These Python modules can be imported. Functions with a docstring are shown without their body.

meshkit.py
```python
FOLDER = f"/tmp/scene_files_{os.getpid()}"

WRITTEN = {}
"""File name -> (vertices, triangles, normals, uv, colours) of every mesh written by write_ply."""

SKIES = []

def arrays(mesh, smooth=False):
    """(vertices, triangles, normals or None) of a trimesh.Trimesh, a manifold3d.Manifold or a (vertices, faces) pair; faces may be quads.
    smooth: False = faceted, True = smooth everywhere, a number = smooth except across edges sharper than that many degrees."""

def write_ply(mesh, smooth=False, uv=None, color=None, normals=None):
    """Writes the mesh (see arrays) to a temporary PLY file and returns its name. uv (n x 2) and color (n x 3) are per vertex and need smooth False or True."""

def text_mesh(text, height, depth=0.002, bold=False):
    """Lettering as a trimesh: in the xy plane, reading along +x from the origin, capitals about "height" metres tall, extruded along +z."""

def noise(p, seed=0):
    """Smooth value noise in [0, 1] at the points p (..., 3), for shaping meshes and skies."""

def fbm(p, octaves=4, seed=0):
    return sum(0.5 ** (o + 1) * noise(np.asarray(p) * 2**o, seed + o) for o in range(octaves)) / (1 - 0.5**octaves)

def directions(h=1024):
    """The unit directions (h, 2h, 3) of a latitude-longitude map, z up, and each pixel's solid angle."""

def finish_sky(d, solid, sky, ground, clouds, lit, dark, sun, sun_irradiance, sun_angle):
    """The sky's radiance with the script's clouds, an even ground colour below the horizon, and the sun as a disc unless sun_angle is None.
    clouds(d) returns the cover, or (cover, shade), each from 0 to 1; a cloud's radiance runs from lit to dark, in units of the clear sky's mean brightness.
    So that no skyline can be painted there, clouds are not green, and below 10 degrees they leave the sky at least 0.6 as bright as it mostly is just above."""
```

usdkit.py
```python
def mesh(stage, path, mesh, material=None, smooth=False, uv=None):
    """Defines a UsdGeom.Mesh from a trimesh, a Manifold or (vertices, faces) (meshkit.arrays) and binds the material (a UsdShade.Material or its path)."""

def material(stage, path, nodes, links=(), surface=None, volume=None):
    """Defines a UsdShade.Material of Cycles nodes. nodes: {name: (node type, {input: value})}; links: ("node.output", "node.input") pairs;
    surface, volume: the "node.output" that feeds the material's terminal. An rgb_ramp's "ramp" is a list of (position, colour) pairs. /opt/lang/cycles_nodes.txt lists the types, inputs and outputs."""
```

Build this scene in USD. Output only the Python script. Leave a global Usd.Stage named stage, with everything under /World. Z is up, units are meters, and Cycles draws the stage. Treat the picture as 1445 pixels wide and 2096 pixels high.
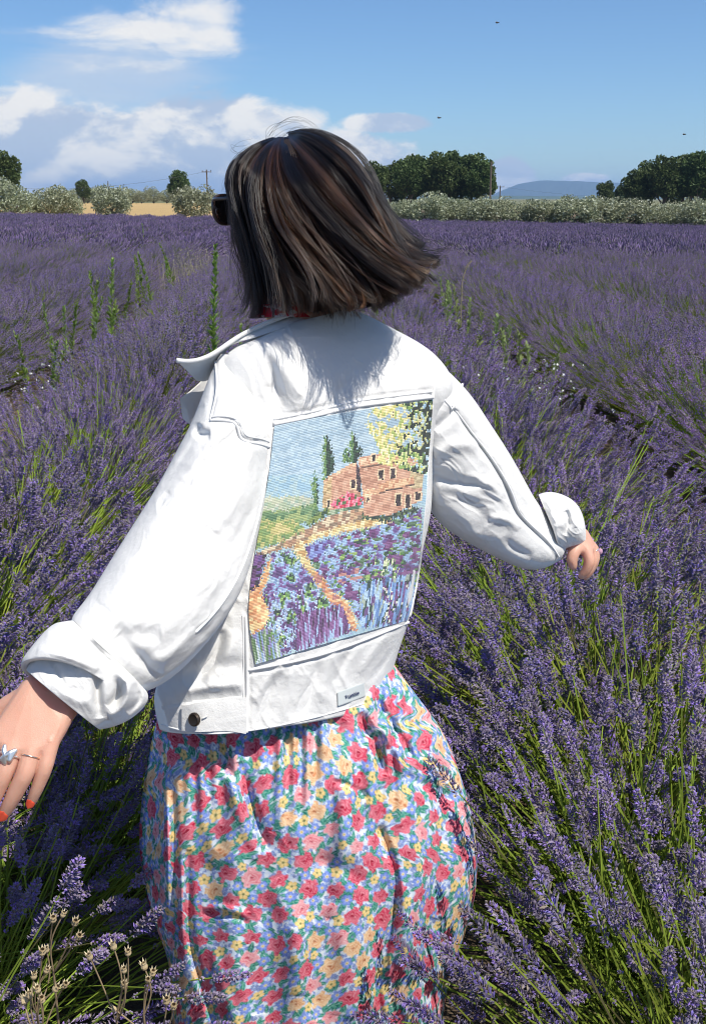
import math
import numpy as np, trimesh, usdkit, meshkit
import manifold3d as m3
from scipy.interpolate import CubicSpline
from pxr import Usd, UsdGeom, UsdLux, UsdShade, Sdf, Gf, Vt

stage = Usd.Stage.CreateInMemory()
UsdGeom.SetStageUpAxis(stage, 'Z'); UsdGeom.SetStageMetersPerUnit(stage, 1.0)
world = UsdGeom.Xform.Define(stage, '/World'); stage.SetDefaultPrim(world.GetPrim())

# ---------------------------------------------------------------- camera, sky, sun, exposure
FPX, CX, CY = 2200.0, 722.5, 1048.0                 # lens in pixels of the 1445 x 2096 photograph
CAM = np.array([0.0, 0.0, 1.55]); TILT = math.atan((CY - 405.0) / FPX); YAW = math.radians(2.42)
FWD = np.array([math.sin(YAW) * math.cos(TILT), math.cos(YAW) * math.cos(TILT), -math.sin(TILT)])
RIGHT = np.array([math.cos(YAW), -math.sin(YAW), 0.0])
UP = np.cross(RIGHT, FWD)
EXPOSURE = 0.30
SUN_EL, SUN_AZ = math.radians(58.0), math.radians(134.0)     # azimuth from +y (away) towards +x (right)
SUN_I, SKY_S = 1.25, 0.085
cam = UsdGeom.Camera.Define(stage, '/World/camera')
M = np.eye(4); M[0, :3], M[1, :3], M[2, :3], M[3, :3] = RIGHT, UP, -FWD, CAM
cam.AddTransformOp().Set(Gf.Matrix4d(*M.ravel().tolist()))
cam.CreateHorizontalApertureAttr(36.0); cam.CreateVerticalApertureAttr(36.0 * 1024 / 705); cam.CreateFocalLengthAttr(36.0 * FPX / 1445)
cam.CreateClippingRangeAttr(Gf.Vec2f(0.05, 60000.0)); cam.CreateExposureAttr(EXPOSURE)

def ray(px, py):
    return FWD + RIGHT * ((px - CX) / FPX) - UP * ((py - CY) / FPX)

def mat(name, nodes, links, surface=None, volume=None):
    return usdkit.material(stage, '/World/Looks/' + name, nodes, links, surface=surface, volume=volume)

class Graph:
    """Collects shader nodes; a value is a number or a 'node.output' string."""
    def __init__(s): s.n, s.l = {}, []
    def node(s, kind, out, **ins):
        k = 'n%d' % len(s.n); vals = {}
        for a, b in ins.items():
            if isinstance(b, str) and '.' in b: s.l.append((b, k + '.' + a))
            else: vals[a] = b
        s.n[k] = (kind, vals)
        return k + '.' + out
    def m(s, op, a, b=0.0, c=0.0): return s.node('math', 'value', math_type=op, value1=a, value2=b, value3=c)
    def ramp01(s, v, lo, hi): return s.node('map_range', 'result', range_type='smoothstep', value=v, from_min=lo, from_max=hi, to_min=0.0, to_max=1.0, clamp=True)
    def mix(s, f, a, b, kind='mix'): return s.node('mix', 'color', mix_type=kind, fac=f, color1=a, color2=b)

def sky_material():
    g = Graph()
    d = g.node('texture_coordinate', 'generated')
    sx = g.node('separate_xyz', 'x', vector=d); key = sx.split('.')[0]
    x, y, z = key + '.x', key + '.y', key + '.z'
    az = g.m('arctan2', x, y); el = g.m('arcsine', z)
    sky = g.node('sky_texture', 'color', sky_type='single_scattering', sun_disc=False, sun_elevation=SUN_EL, sun_rotation=SUN_AZ, altitude=600.0, air_density=1.0, aerosol_density=0.35, ozone_density=1.6)
    sky = g.mix(1.0, sky, (0.70, 0.92, 1.18), 'multiply')
    # noise over (azimuth, elevation), flattened like cumulus seen from below
    vec = g.node('combine_xyz', 'vector', x=g.m('multiply', az, 9.0), y=g.m('multiply', el, 17.0), z=0.37)
    n1 = g.node('noise_texture', 'fac', vector=vec, scale=1.25, detail=10.0, roughness=0.60, distortion=0.35)
    vec2 = g.node('combine_xyz', 'vector', x=g.m('multiply', az, 9.0), y=g.m('add', g.m('multiply', el, 17.0), 0.5), z=0.37)
    n2 = g.node('noise_texture', 'fac', vector=vec2, scale=1.25, detail=7.0, roughness=0.58, distortion=0.35)
    vec3 = g.node('combine_xyz', 'vector', x=g.m('multiply', az, 2.6), y=g.m('multiply', el, 7.0), z=4.1)
    n3 = g.node('noise_texture', 'fac', vector=vec3, scale=1.0, detail=4.0, roughness=0.5)
    vec4 = g.node('combine_xyz', 'vector', x=g.m('multiply', az, 4.0), y=g.m('multiply', el, 30.0), z=9.1)
    n4 = g.node('noise_texture', 'fac', vector=vec4, scale=1.0, detail=5.0, roughness=0.6, distortion=0.4)
    def blob(px, py, rx, ry, s=1.0):
        r = ray(px, py); r = r / np.linalg.norm(r)
        a0, e0 = math.atan2(r[0], r[1]), math.asin(r[2])
        da = g.m('divide', g.m('subtract', az, a0), rx / FPX); de = g.m('divide', g.m('subtract', el, e0), ry / FPX)
        r2 = g.m('add', g.m('multiply', da, da), g.m('multiply', de, de))
        return g.m('multiply', g.m('exponent', g.m('multiply', r2, -1.0)), s)
    def total(bs):
        t = bs[0]
        for b in bs[1:]: t = g.m('maximum', t, b)
        return t
    # towering bank low on the left, its sheet above, the broken cloud higher up, small puffs on the right
    bank = total([blob(60, 335, 400, 112, 1.45), blob(-330, 320, 450, 110, 1.2), blob(430, 325, 210, 112, 1.35), blob(650, 350, 210, 76, 1.05), blob(800, 250, 100, 20, 0.95), blob(1038, 362, 46, 36, 1.35), blob(1200, 366, 40, 12, 1.1)])
    high = total([blob(290, 62, 200, 46, 0.70), blob(390, 18, 130, 40, 0.66), blob(230, 132, 170, 34, 0.52), blob(25, 182, 90, 12, 0.50)])
    veil = total([blob(230, 150, 260, 90, 0.80), blob(30, 215, 260, 50, 0.6)])
    out = g.m('multiply', g.ramp01(n3, 0.50, 0.72), g.m('multiply', g.ramp01(el, -0.02, 0.06), g.m('subtract', 1.0, g.ramp01(g.m('absolute', az), 0.75, 0.4))))
    cover = g.m('maximum', bank, g.m('multiply', out, 0.8)); wob = g.m('multiply', g.m('subtract', n1, 0.5), 1.35)
    dens = g.m('maximum', g.ramp01(g.m('add', cover, wob), 0.34, 0.58), g.m('multiply', g.ramp01(g.m('add', g.m('add', high, wob), g.m('multiply', g.m('subtract', n4, 0.5), 0.7)), 0.28, 0.76), 0.93))
    veild = g.m('multiply', g.ramp01(g.m('add', veil, g.m('multiply', g.m('subtract', n4, 0.5), 1.2)), 0.22, 0.75), 0.72)
    # sunlit tops, blue-grey undersides
    shade = g.ramp01(g.m('add', g.m('multiply', g.m('subtract', n1, n2), 1.25), g.m('multiply', g.m('subtract', n3, 0.5), 1.0)), -0.13, 0.13)
    body = g.mix(shade, (0.47, 0.57, 0.74), (1.0, 0.97, 0.92))
    body = g.mix(g.m('multiply', g.ramp01(el, 0.16, 0.02), 0.12), body, (0.86, 0.90, 0.97))
    K = 9.5
    lit = g.node('vector_math', 'vector', math_type='scale', vector1=body, scale=K)
    grey = g.node('vector_math', 'vector', math_type='scale', vector1=(0.60, 0.69, 0.83), scale=K)
    c = g.mix(veild, sky, grey)
    c = g.mix(g.m('multiply', dens, 0.93), c, lit)
    bg = g.node('background_shader', 'background', color=c, strength=SKY_S)
    return usdkit.material(stage, '/World/Looks/sky_air', g.n, g.l, surface=bg)

dome = UsdLux.DomeLight.Define(stage, '/World/sky'); dome.CreateIntensityAttr(1.0)
UsdShade.MaterialBindingAPI.Apply(dome.GetPrim()).Bind(sky_material())
dome.GetPrim().SetCustomDataByKey('kind', 'structure')
sun = UsdLux.DistantLight.Define(stage, '/World/sun')
sun.CreateIntensityAttr(SUN_I); sun.CreateAngleAttr(0.5); sun.CreateColorAttr(Gf.Vec3f(1.0, 0.955, 0.88)); sun.GetPrim().CreateAttribute('inputs:normalize', Sdf.ValueTypeNames.Bool).Set(True)
SUN = np.array([math.sin(SUN_AZ) * math.cos(SUN_EL), math.cos(SUN_AZ) * math.cos(SUN_EL), math.sin(SUN_EL)])
zx = SUN; xx = np.cross([0, 0, 1.0], zx); xx /= np.linalg.norm(xx); yx = np.cross(zx, xx)
SM = np.eye(4); SM[0, :3], SM[1, :3], SM[2, :3] = xx, yx, zx
sun.AddTransformOp().Set(Gf.Matrix4d(*SM.ravel().tolist()))

# ---------------------------------------------------------------- helpers
USED = {}
def numbered(parent, name):
    k = (parent, name); n = USED.get(k, -1) + 1; USED[k] = n
    return name if n == 0 else '%s_%03d' % (name, n)
def pathof(p): return str(p.GetPath()) if p is not None else '/World'
def tag(p, label=None, cat=None, group=None, kind=None):
    p = p.GetPrim() if hasattr(p, 'GetPrim') else p
    for k, v in (('label', label), ('category', cat), ('group', group), ('kind', kind)):
        if v: p.SetCustomDataByKey(k, v)
    return p
def thing(name, label, cat, loc=(0, 0, 0), rz=0.0, group=None, scale=None):
    x = UsdGeom.Xform.Define(stage, '/World/' + numbered('/World', name))
    x.AddTranslateOp().Set(Gf.Vec3d(*map(float, loc)))
    if rz: x.AddRotateZOp().Set(float(math.degrees(rz)))
    if scale is not None: x.AddScaleOp().Set(Gf.Vec3f(*map(float, np.broadcast_to(scale, 3))))
    return tag(x, label, cat, group)
def group_part(parent, name):
    pp = pathof(parent)
    return UsdGeom.Xform.Define(stage, pp + '/' + numbered(pp, name)).GetPrim()
def obj(name, mesh, m, parent=None, smooth=False, tint=None):
    pp = pathof(parent)
    q = usdkit.mesh(stage, pp + '/' + numbered(pp, name), mesh, m, smooth=True if (smooth and tint is not None) else smooth)
    q.CreateDoubleSidedAttr(True)
    if tint is not None:
        UsdGeom.PrimvarsAPI(q).CreatePrimvar('tint', Sdf.ValueTypeNames.Color3fArray, 'vertex').Set(Vt.Vec3fArray.FromNumpy(np.ascontiguousarray(tint, np.float32)))
    return q.GetPrim()
def copy_of(src, name, loc, rz=0.0, scale=1.0, label=None, cat=None, group=None):
    x = UsdGeom.Xform.Define(stage, '/World/' + numbered('/World', name))
    x.GetPrim().GetReferences().AddInternalReference(src.GetPath())
    x.ClearXformOpOrder()
    for a in ('xformOp:translate', 'xformOp:rotateZ', 'xformOp:scale'):
        pass
    t = x.GetPrim().CreateAttribute('xformOp:translate', Sdf.ValueTypeNames.Double3); t.Set(Gf.Vec3d(*map(float, loc)))
    r = x.GetPrim().CreateAttribute('xformOp:rotateZ', Sdf.ValueTypeNames.Float); r.Set(float(math.degrees(rz)))
    s = x.GetPrim().CreateAttribute('xformOp:scale', Sdf.ValueTypeNames.Float3); s.Set(Gf.Vec3f(*map(float, np.broadcast_to(scale, 3))))
    x.GetXformOpOrderAttr().Set(['xformOp:translate', 'xformOp:rotateZ', 'xformOp:scale'])
    x.GetPrim().SetInstanceable(True)
    return tag(x, label, cat, group)
class MB:
    """Gathers pieces (vertices, faces, colour) into one mesh."""
    def __init__(s): s.v, s.f, s.c, s.n = [], [], [], 0
    def add(s, v, f, c=None):
        v = np.asarray(v, float).reshape(-1, 3); f = np.asarray(f, int)
        if f.shape[1] == 4: f = np.vstack([f[:, [0, 1, 2]], f[:, [0, 2, 3]]])
        s.v.append(v); s.f.append(f + s.n); s.n += len(v)
        s.c.append(np.broadcast_to(np.asarray(c if c is not None else (0.5, 0.5, 0.5), float), (len(v), 3)))
        return s
    def get(s): return (np.vstack(s.v), np.vstack(s.f)), np.vstack(s.c)
def tube(p, r, sides=6, cap=True):
    p = np.asarray(p, float); r = np.broadcast_to(r, (len(p),))
    t = np.gradient(p, axis=0); t /= np.linalg.norm(t, axis=1, keepdims=True) + 1e-12
    a = np.cross(t, [0.31, 0.17, 0.93]); a /= np.linalg.norm(a, axis=1, keepdims=True) + 1e-12
    b = np.cross(t, a); an = np.arange(sides) * 2 * np.pi / sides
    v = p[:, None] + r[:, None, None] * (np.cos(an)[None, :, None] * a[:, None] + np.sin(an)[None, :, None] * b[:, None])
    i, j = np.meshgrid(np.arange(len(p) - 1), np.arange(sides), indexing='ij')
    q = np.stack([i * sides + j, i * sides + (j + 1) % sides, (i + 1) * sides + (j + 1) % sides, (i + 1) * sides + j], -1).reshape(-1, 4)
    f = np.vstack([q[:, [0, 1, 2]], q[:, [0, 2, 3]]]); v = v.reshape(-1, 3)
    if cap:
        n = len(v); v = np.vstack([v, p[0], p[-1]]); j = np.arange(sides); k = (j + 1) % sides; o = (len(p) - 1) * sides
        f = np.vstack([f, np.stack([k, j, np.full(sides, n)], 1), np.stack([o + j, o + k, np.full(sides, n + 1)], 1)])
    return v, f
def smooth01(x, a, b):
    t = np.clip((x - a) / (b - a), 0, 1); return t * t * (3 - 2 * t)

# plain materials -------------------------------------------------
def tinted(name, rough=0.7, trans=0.0, spec=0.3, bumpscale=0.0, bump=0.0, vary=0.0, sheen=0.0):
    """Base colour from the mesh's own tint, with a little variation from copy to copy."""
    g = Graph(); c = g.node('attribute', 'color', attribute='tint')
    if vary:
        rnd = g.node('object_info', 'random')
        c = g.node('hsv', 'color', hue=g.m('add', 0.5, g.m('multiply', g.m('subtract', rnd, 0.5), vary * 0.12)), saturation=1.0, value=g.m('add', 1.0, g.m('multiply', g.m('subtract', rnd, 0.5), vary)), fac=1.0, color=c)
    kw = dict(base_color=c, roughness=rough, specular_ior_level=spec)
    if bump:
        h = g.node('noise_texture', 'fac', vector=g.node('geometry', 'position'), scale=bumpscale, detail=3.0)
        kw['normal'] = g.node('bump', 'normal', height=h, strength=bump, distance=0.002)
    if sheen: kw['sheen_weight'] = sheen
    p = g.node('principled_bsdf', 'BSDF', **kw)
    if trans:
        t = g.node('translucent_bsdf', 'BSDF', color=c); p = g.node('mix_closure', 'closure', fac=trans, closure1=p, closure2=t)
    return mat(name, g.n, g.l, surface=p)
def plain(name, color, rough=0.6, metallic=0.0, spec=0.5, **kw):
    return mat(name, {'p': ('principled_bsdf', dict(base_color=color, roughness=rough, metallic=metallic, specular_ior_level=spec, **kw))}, [], surface='p.BSDF')
# ---------------------------------------------------------------- the ground
def height(x, y):
    x, y = np.asarray(x, float), np.asarray(y, float)
    yy = 75.0 * np.tanh(np.maximum(y, -20) / 75.0 * 0.9); xx = 30.0 * np.tanh(x / 30.0)
    return -0.0085 * yy - 0.0195 * xx * smooth01(y, 2, 30)
def build_ground():
    xs = np.unique(np.concatenate([np.linspace(-8, 8, 49), np.sign(np.linspace(-1, 1, 81)) * np.abs(np.linspace(-1, 1, 81)) ** 3 * 14000]))
    ys = np.unique(np.concatenate([np.linspace(-2, 90, 93), -np.linspace(0, 1, 14) ** 3 * 3000 - 2, 90 + np.linspace(0, 1, 50) ** 3 * 14000]))
    X, Y = np.meshgrid(xs, ys, indexing='ij'); Z = height(X, Y)
    Z = Z + (meshkit.fbm(np.stack([X * 1.7, Y * 1.7, 0 * X], -1), 3, 5) - 0.5) * 0.06 * (np.abs(X) < 9) * (np.abs(Y) < 90)
    i, j = np.meshgrid(np.arange(len(xs) - 1), np.arange(len(ys) - 1), indexing='ij'); n = len(ys)
    q = np.stack([i * n + j, (i + 1) * n + j, (i + 1) * n + j + 1, i * n + j + 1], -1).reshape(-1, 4)
    g = Graph(); pos = g.node('geometry', 'position')
    a = g.node('noise_texture', 'fac', vector=pos, scale=3.0, detail=6.0, roughness=0.65)
    b = g.node('noise_texture', 'fac', vector=pos, scale=45.0, detail=4.0, roughness=0.7)
    soil = g.mix(a, (0.10, 0.070, 0.045), (0.22, 0.165, 0.11)); soil = g.mix(g.m('multiply', b, 0.6), soil, (0.055, 0.04, 0.028))
    far = g.mix(g.node('noise_texture', 'fac', vector=pos, scale=0.006, detail=5.0), (0.10, 0.12, 0.05), (0.20, 0.17, 0.08))
    yv = g.node('separate_xyz', 'y', vector=pos).split('.')[0] + '.y'
    c = g.mix(g.ramp01(yv, 250.0, 420.0), soil, far)
    nrm = g.node('bump', 'normal', height=b, strength=0.6, distance=0.02)
    p = g.node('principled_bsdf', 'BSDF', base_color=c, roughness=0.95, specular_ior_level=0.15, normal=nrm)
    m = mat('dry_soil', g.n, g.l, surface=p)
    tag(obj('ground', (np.stack([X, Y, Z], -1).reshape(-1, 3), q), m, smooth=True), kind='structure')
build_ground()

def build_wheat_field():
    x0, x1, y0, y1 = -150.0, 12.0, 74.0, 300.0
    xs = np.linspace(x0, x1, 40); ys = np.linspace(y0, y1, 50)
    X, Y = np.meshgrid(xs, ys, indexing='ij'); Z = height(X, Y) + 0.45
    i, j = np.meshgrid(np.arange(39), np.arange(49), indexing='ij'); n = 50
    q = np.stack([i * n + j, (i + 1) * n + j, (i + 1) * n + j + 1, i * n + j + 1], -1).reshape(-1, 4)
    g = Graph(); pos = g.node('geometry', 'position')
    v = g.node('mapping', 'vector', vector=pos, scale=(0.35, 0.10, 1.0), rotation=(0.0, 0.0, 0.4))
    a = g.node('noise_texture', 'fac', vector=v, scale=1.0, detail=6.0, roughness=0.7)
    b = g.node('noise_texture', 'fac', vector=pos, scale=4.0, detail=5.0, roughness=0.8)
    c = g.mix(a, (0.38, 0.26, 0.115), (0.56, 0.41, 0.20)); c = g.mix(g.m('multiply', b, 0.35), c, (0.30, 0.20, 0.09))
    p = g.node('principled_bsdf', 'BSDF', base_color=c, roughness=0.9, specular_ior_level=0.1, normal=g.node('bump', 'normal', height=b, strength=1.0, distance=0.15))
    tag(obj('wheat', (np.stack([X, Y, Z], -1).reshape(-1, 3), q), mat('ripe_wheat', g.n, g.l, surface=p), smooth=True), 'ripe golden wheat beyond the lavender on the left', 'wheat field', kind='stuff')
build_wheat_field()

def ridge(name, dist, pts, thick, seed, col):
    """A far mountain range: a skyline of (photo x, metres of height) at DIST, with slopes and gullies on both sides."""
    pts = np.array(pts, float); n, m_ = 220, 26
    px = np.linspace(pts[0, 0], pts[-1, 0], n); h = np.interp(px, pts[:, 0], pts[:, 1])
    h = h * (1 + 0.05 * (meshkit.fbm(np.stack([px * 0.05, 0 * px, 0 * px], -1), 4, seed) - 0.5))
    dirs = ray(px[:, None], np.full((n, 1), 405.0))[..., :] if False else np.array([ray(p, 405.0) for p in px])
    dirs = dirs / np.linalg.norm(dirs[:, :2], axis=1, keepdims=True)
    t = np.linspace(-1, 1, m_)
    P = np.zeros((n, m_, 3))
    for k, tt in enumerate(t):
        d = dist + tt * thick
        P[:, k, :2] = dirs[:, :2] * d
        prof = (1 - abs(tt)) ** 0.8
        gul = 1 + 0.5 * (meshkit.fbm(np.stack([px * 0.12, np.full(n, tt * 4.0), 0 * px], -1), 4, seed + 3) - 0.5) * (1 - prof)
        P[:, k, 2] = h * prof * gul - 6
    i, j = np.meshgrid(np.arange(n - 1), np.arange(m_ - 1), indexing='ij')
    q = np.stack([i * m_ + j, (i + 1) * m_ + j, (i + 1) * m_ + j + 1, i * m_ + j + 1], -1).reshape(-1, 4)
    g = Graph(); pos = g.node('geometry', 'position')
    a = g.node('noise_texture', 'fac', vector=pos, scale=0.012, detail=6.0, roughness=0.65)
    p = g.node('principled_bsdf', 'BSDF', base_color=g.mix(a, col, tuple(np.array(col) * 2.2)), roughness=0.95, specular_ior_level=0.1)
    tag(obj(name, (P.reshape(-1, 3), q), mat('slope_%d' % seed, g.n, g.l, surface=p), smooth=True), kind='structure')
ridge('mountains', 9000, [(985, 0), (1000, 25), (1030, 75), (1060, 118), (1090, 140), (1115, 150), (1150, 143), (1180, 140), (1210, 134), (1240, 128), (1262, 126), (1290, 122), (1330, 130), (1400, 120), (1470, 150), (1560, 60), (1650, 0)], 900, 11, (0.035, 0.048, 0.045))
ridge('mountains', 9500, [(235, 0), (262, 35), (285, 62), (305, 72), (322, 66), (345, 30), (375, 10), (420, 0)], 700, 12, (0.035, 0.048, 0.045))
ridge('hills', 5200, [(-100, 0), (80, 10), (300, 14), (560, 10), (900, 16), (1020, 20), (1200, 16), (1400, 20), (1600, 12)], 500, 13, (0.04, 0.055, 0.025))
# summer haze: the air itself, round everything down to the mountains
bx = trimesh.creation.box(bounds=[[-16500, -3500, -9.0], [16500, 14500, 172.0]])
tag(obj('haze', bx, mat('summer_air', {'v': ('principled_volume', dict(color=(0.46, 0.69, 1.0), density=1.05e-4, anisotropy=0.25))}, [], volume='v.volume')), kind='stuff')
# ---------------------------------------------------------------- lavender
M_LAV = tinted('lavender_bloom', rough=0.75, trans=0.16, spec=0.15, vary=0.35)
ROW_GAP, ROW0 = 1.72, 0.70            # row spacing, centre line of the row to the right of the path
def lavender_plant(seed, stems, lod):
    """One plant: stems fanning out of a low woody heart, each ending in a flower spike."""
    r = np.random.default_rng(seed); mb = MB()
    for k in range(stems):
        az = r.uniform(0, 2 * np.pi); pol = math.acos(1 - r.uniform(0, 1) ** 0.9 * 0.58) * (0.95 + 0.1 * r.uniform())
        d = np.array([math.sin(pol) * math.cos(az), math.sin(pol) * math.sin(az) * 0.9, math.cos(pol)])
        base = np.array([r.normal(0, .07), r.normal(0, .11), 0.10 + r.uniform(0, .08)])
        L = r.uniform(0.52, 0.70) * (1 - 0.10 * (pol / 1.0) ** 2)
        bend = np.array([d[0], d[1], 0]) * r.uniform(0.02, 0.10) + np.array([0.035, 0, 0]) + np.array([0, 0, -1]) * r.uniform(0.0, 0.05) * math.sin(pol)
        t = np.linspace(0, 1, {0: 5, 1: 4, 2: 3}[lod])[:, None]
        p = base + d * L * t + bend * t ** 2
        g = r.uniform(0.75, 1.25); sc = np.array([0.240, 0.330, 0.045]) * g
        if r.uniform() < 0.10: sc = np.array([0.16, 0.15, 0.06]) * g
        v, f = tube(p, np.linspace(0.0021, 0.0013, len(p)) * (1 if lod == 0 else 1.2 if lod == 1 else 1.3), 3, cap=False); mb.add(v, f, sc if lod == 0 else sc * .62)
        ax = p[-1] - p[-2]; ax /= np.linalg.norm(ax); end = p[-1]
        SL = r.uniform(0.055, 0.105); rad = r.uniform(0.0085, 0.0120)
        a = np.cross(ax, [0.3, 0.2, 0.9]); a /= np.linalg.norm(a); b = np.cross(ax, a)
        calyx = np.array([0.190, 0.158, 0.224]) * r.uniform(0.75, 1.25); corolla = np.array([0.205, 0.140, 0.395]) * r.uniform(0.8, 1.25)
        bloom = r.uniform(0.15, 0.75)
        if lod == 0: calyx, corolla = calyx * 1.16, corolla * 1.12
        if lod == 2:
            n = 3; an = np.arange(n) * 2 * np.pi / n + r.uniform(0, 6)
            ring = lambda h, q: end + ax * SL * h + q * rad * (np.cos(an)[:, None] * a + np.sin(an)[:, None] * b)
            v = np.vstack([end, ring(0.3, 1.15), ring(0.75, 0.95), end + ax * SL * 1.05]); j = np.arange(n); kk = (j + 1) % n
            f = np.vstack([np.stack([0 * j, 1 + kk, 1 + j], 1), np.stack([1 + j, 1 + kk, 1 + n + kk], 1), np.stack([1 + j, 1 + n + kk, 1 + n + j], 1), np.stack([1 + n + j, 1 + n + kk, 0 * j + 1 + 2 * n], 1)])
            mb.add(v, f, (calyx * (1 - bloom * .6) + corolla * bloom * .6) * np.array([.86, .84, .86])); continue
        n = 104 if lod == 0 else 26
        h = np.concatenate([np.full(max(2, n // 12), -0.28), np.linspace(0, 1, n - max(2, n // 12))]) + r.normal(0, .025, n)
        an = np.arange(n) * 2.39996 + r.uniform(0, 6) + r.normal(0, .25, n)
        prof = rad * (0.55 + 0.75 * np.sin(np.pi * np.clip(h * 0.86 + 0.12, 0, 1)))
        o = np.cos(an)[:, None] * a + np.sin(an)[:, None] * b
        root = end + ax * (SL * h)[:, None] + o * (prof * 0.25)[:, None]
        dirn = o * 0.80 + ax * 0.62 + r.normal(0, .16, (n, 3)); dirn /= np.linalg.norm(dirn, axis=1, keepdims=True)
        side = np.cross(dirn, ax); side /= np.linalg.norm(side, axis=1, keepdims=True); nor = np.cross(side, dirn)
        big = 1.0 if lod == 0 else 2.0
        ln = prof * r.uniform(0.6, 1.0, n) * (1.0 if lod == 0 else 1.25); w = 0.0021 * big * r.uniform(0.8, 1.25, n)
        mid = root + dirn * (ln * 0.55)[:, None]; tip = root + dirn * ln[:, None]
        V = np.stack([root, mid + side * w[:, None], mid + nor * w[:, None], mid - side * w[:, None], tip], 1)
        F = np.array([[0, 2, 1], [0, 3, 2], [1, 2, 4], [2, 3, 4], [0, 1, 3], [1, 4, 3]])
        isb = r.uniform(0, 1, n) < bloom * 0.55
        col = np.where(isb[:, None], corolla * r.uniform(0.85, 1.3, n)[:, None], calyx * r.uniform(0.7, 1.35, n)[:, None])
        dry = r.uniform(0, 1, n) < 0.12; col = np.where(dry[:, None], np.array([0.27, 0.235, 0.185]) * r.uniform(.7, 1.2, n)[:, None], col)
        mb.add(V.reshape(-1, 3), (F[None] + 5 * np.arange(n)[:, None, None]).reshape(-1, 3), np.repeat(col, 5, 0))
    # narrow grey-green leaves of the heart
    nl = {0: 260, 1: 90, 2: 24}[lod]
    az = r.uniform(0, 2 * np.pi, nl); pol = np.arccos(1 - r.uniform(0, 1, nl) * 0.85)
    d = np.stack([np.sin(pol) * np.cos(az), np.sin(pol) * np.sin(az), np.cos(pol)], 1)
    rt = d * np.array([0.16, 0.2, 0.12]) * r.uniform(0.1, 1, nl)[:, None] + np.array([0, 0, 0.06]); ln = r.uniform(.10, .22, nl)
    s = np.cross(d, r.normal(size=(nl, 3))); s /= np.linalg.norm(s, axis=1, keepdims=True); w = {0: .0022, 1: .004, 2: .010}[lod]
    V = np.stack([rt - s * w, rt + s * w, rt + d * ln[:, None] * .6 + s * w, rt + d * ln[:, None]], 1)
    mb.add(V.reshape(-1, 3), (np.array([[0, 1, 2], [0, 2, 3]])[None] + 4 * np.arange(nl)[:, None, None]).reshape(-1, 3), np.repeat(np.array([0.075, 0.105, 0.035]) * r.uniform(.6, 1.3, (nl, 1)), 4, 0))
    return mb.get()

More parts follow.
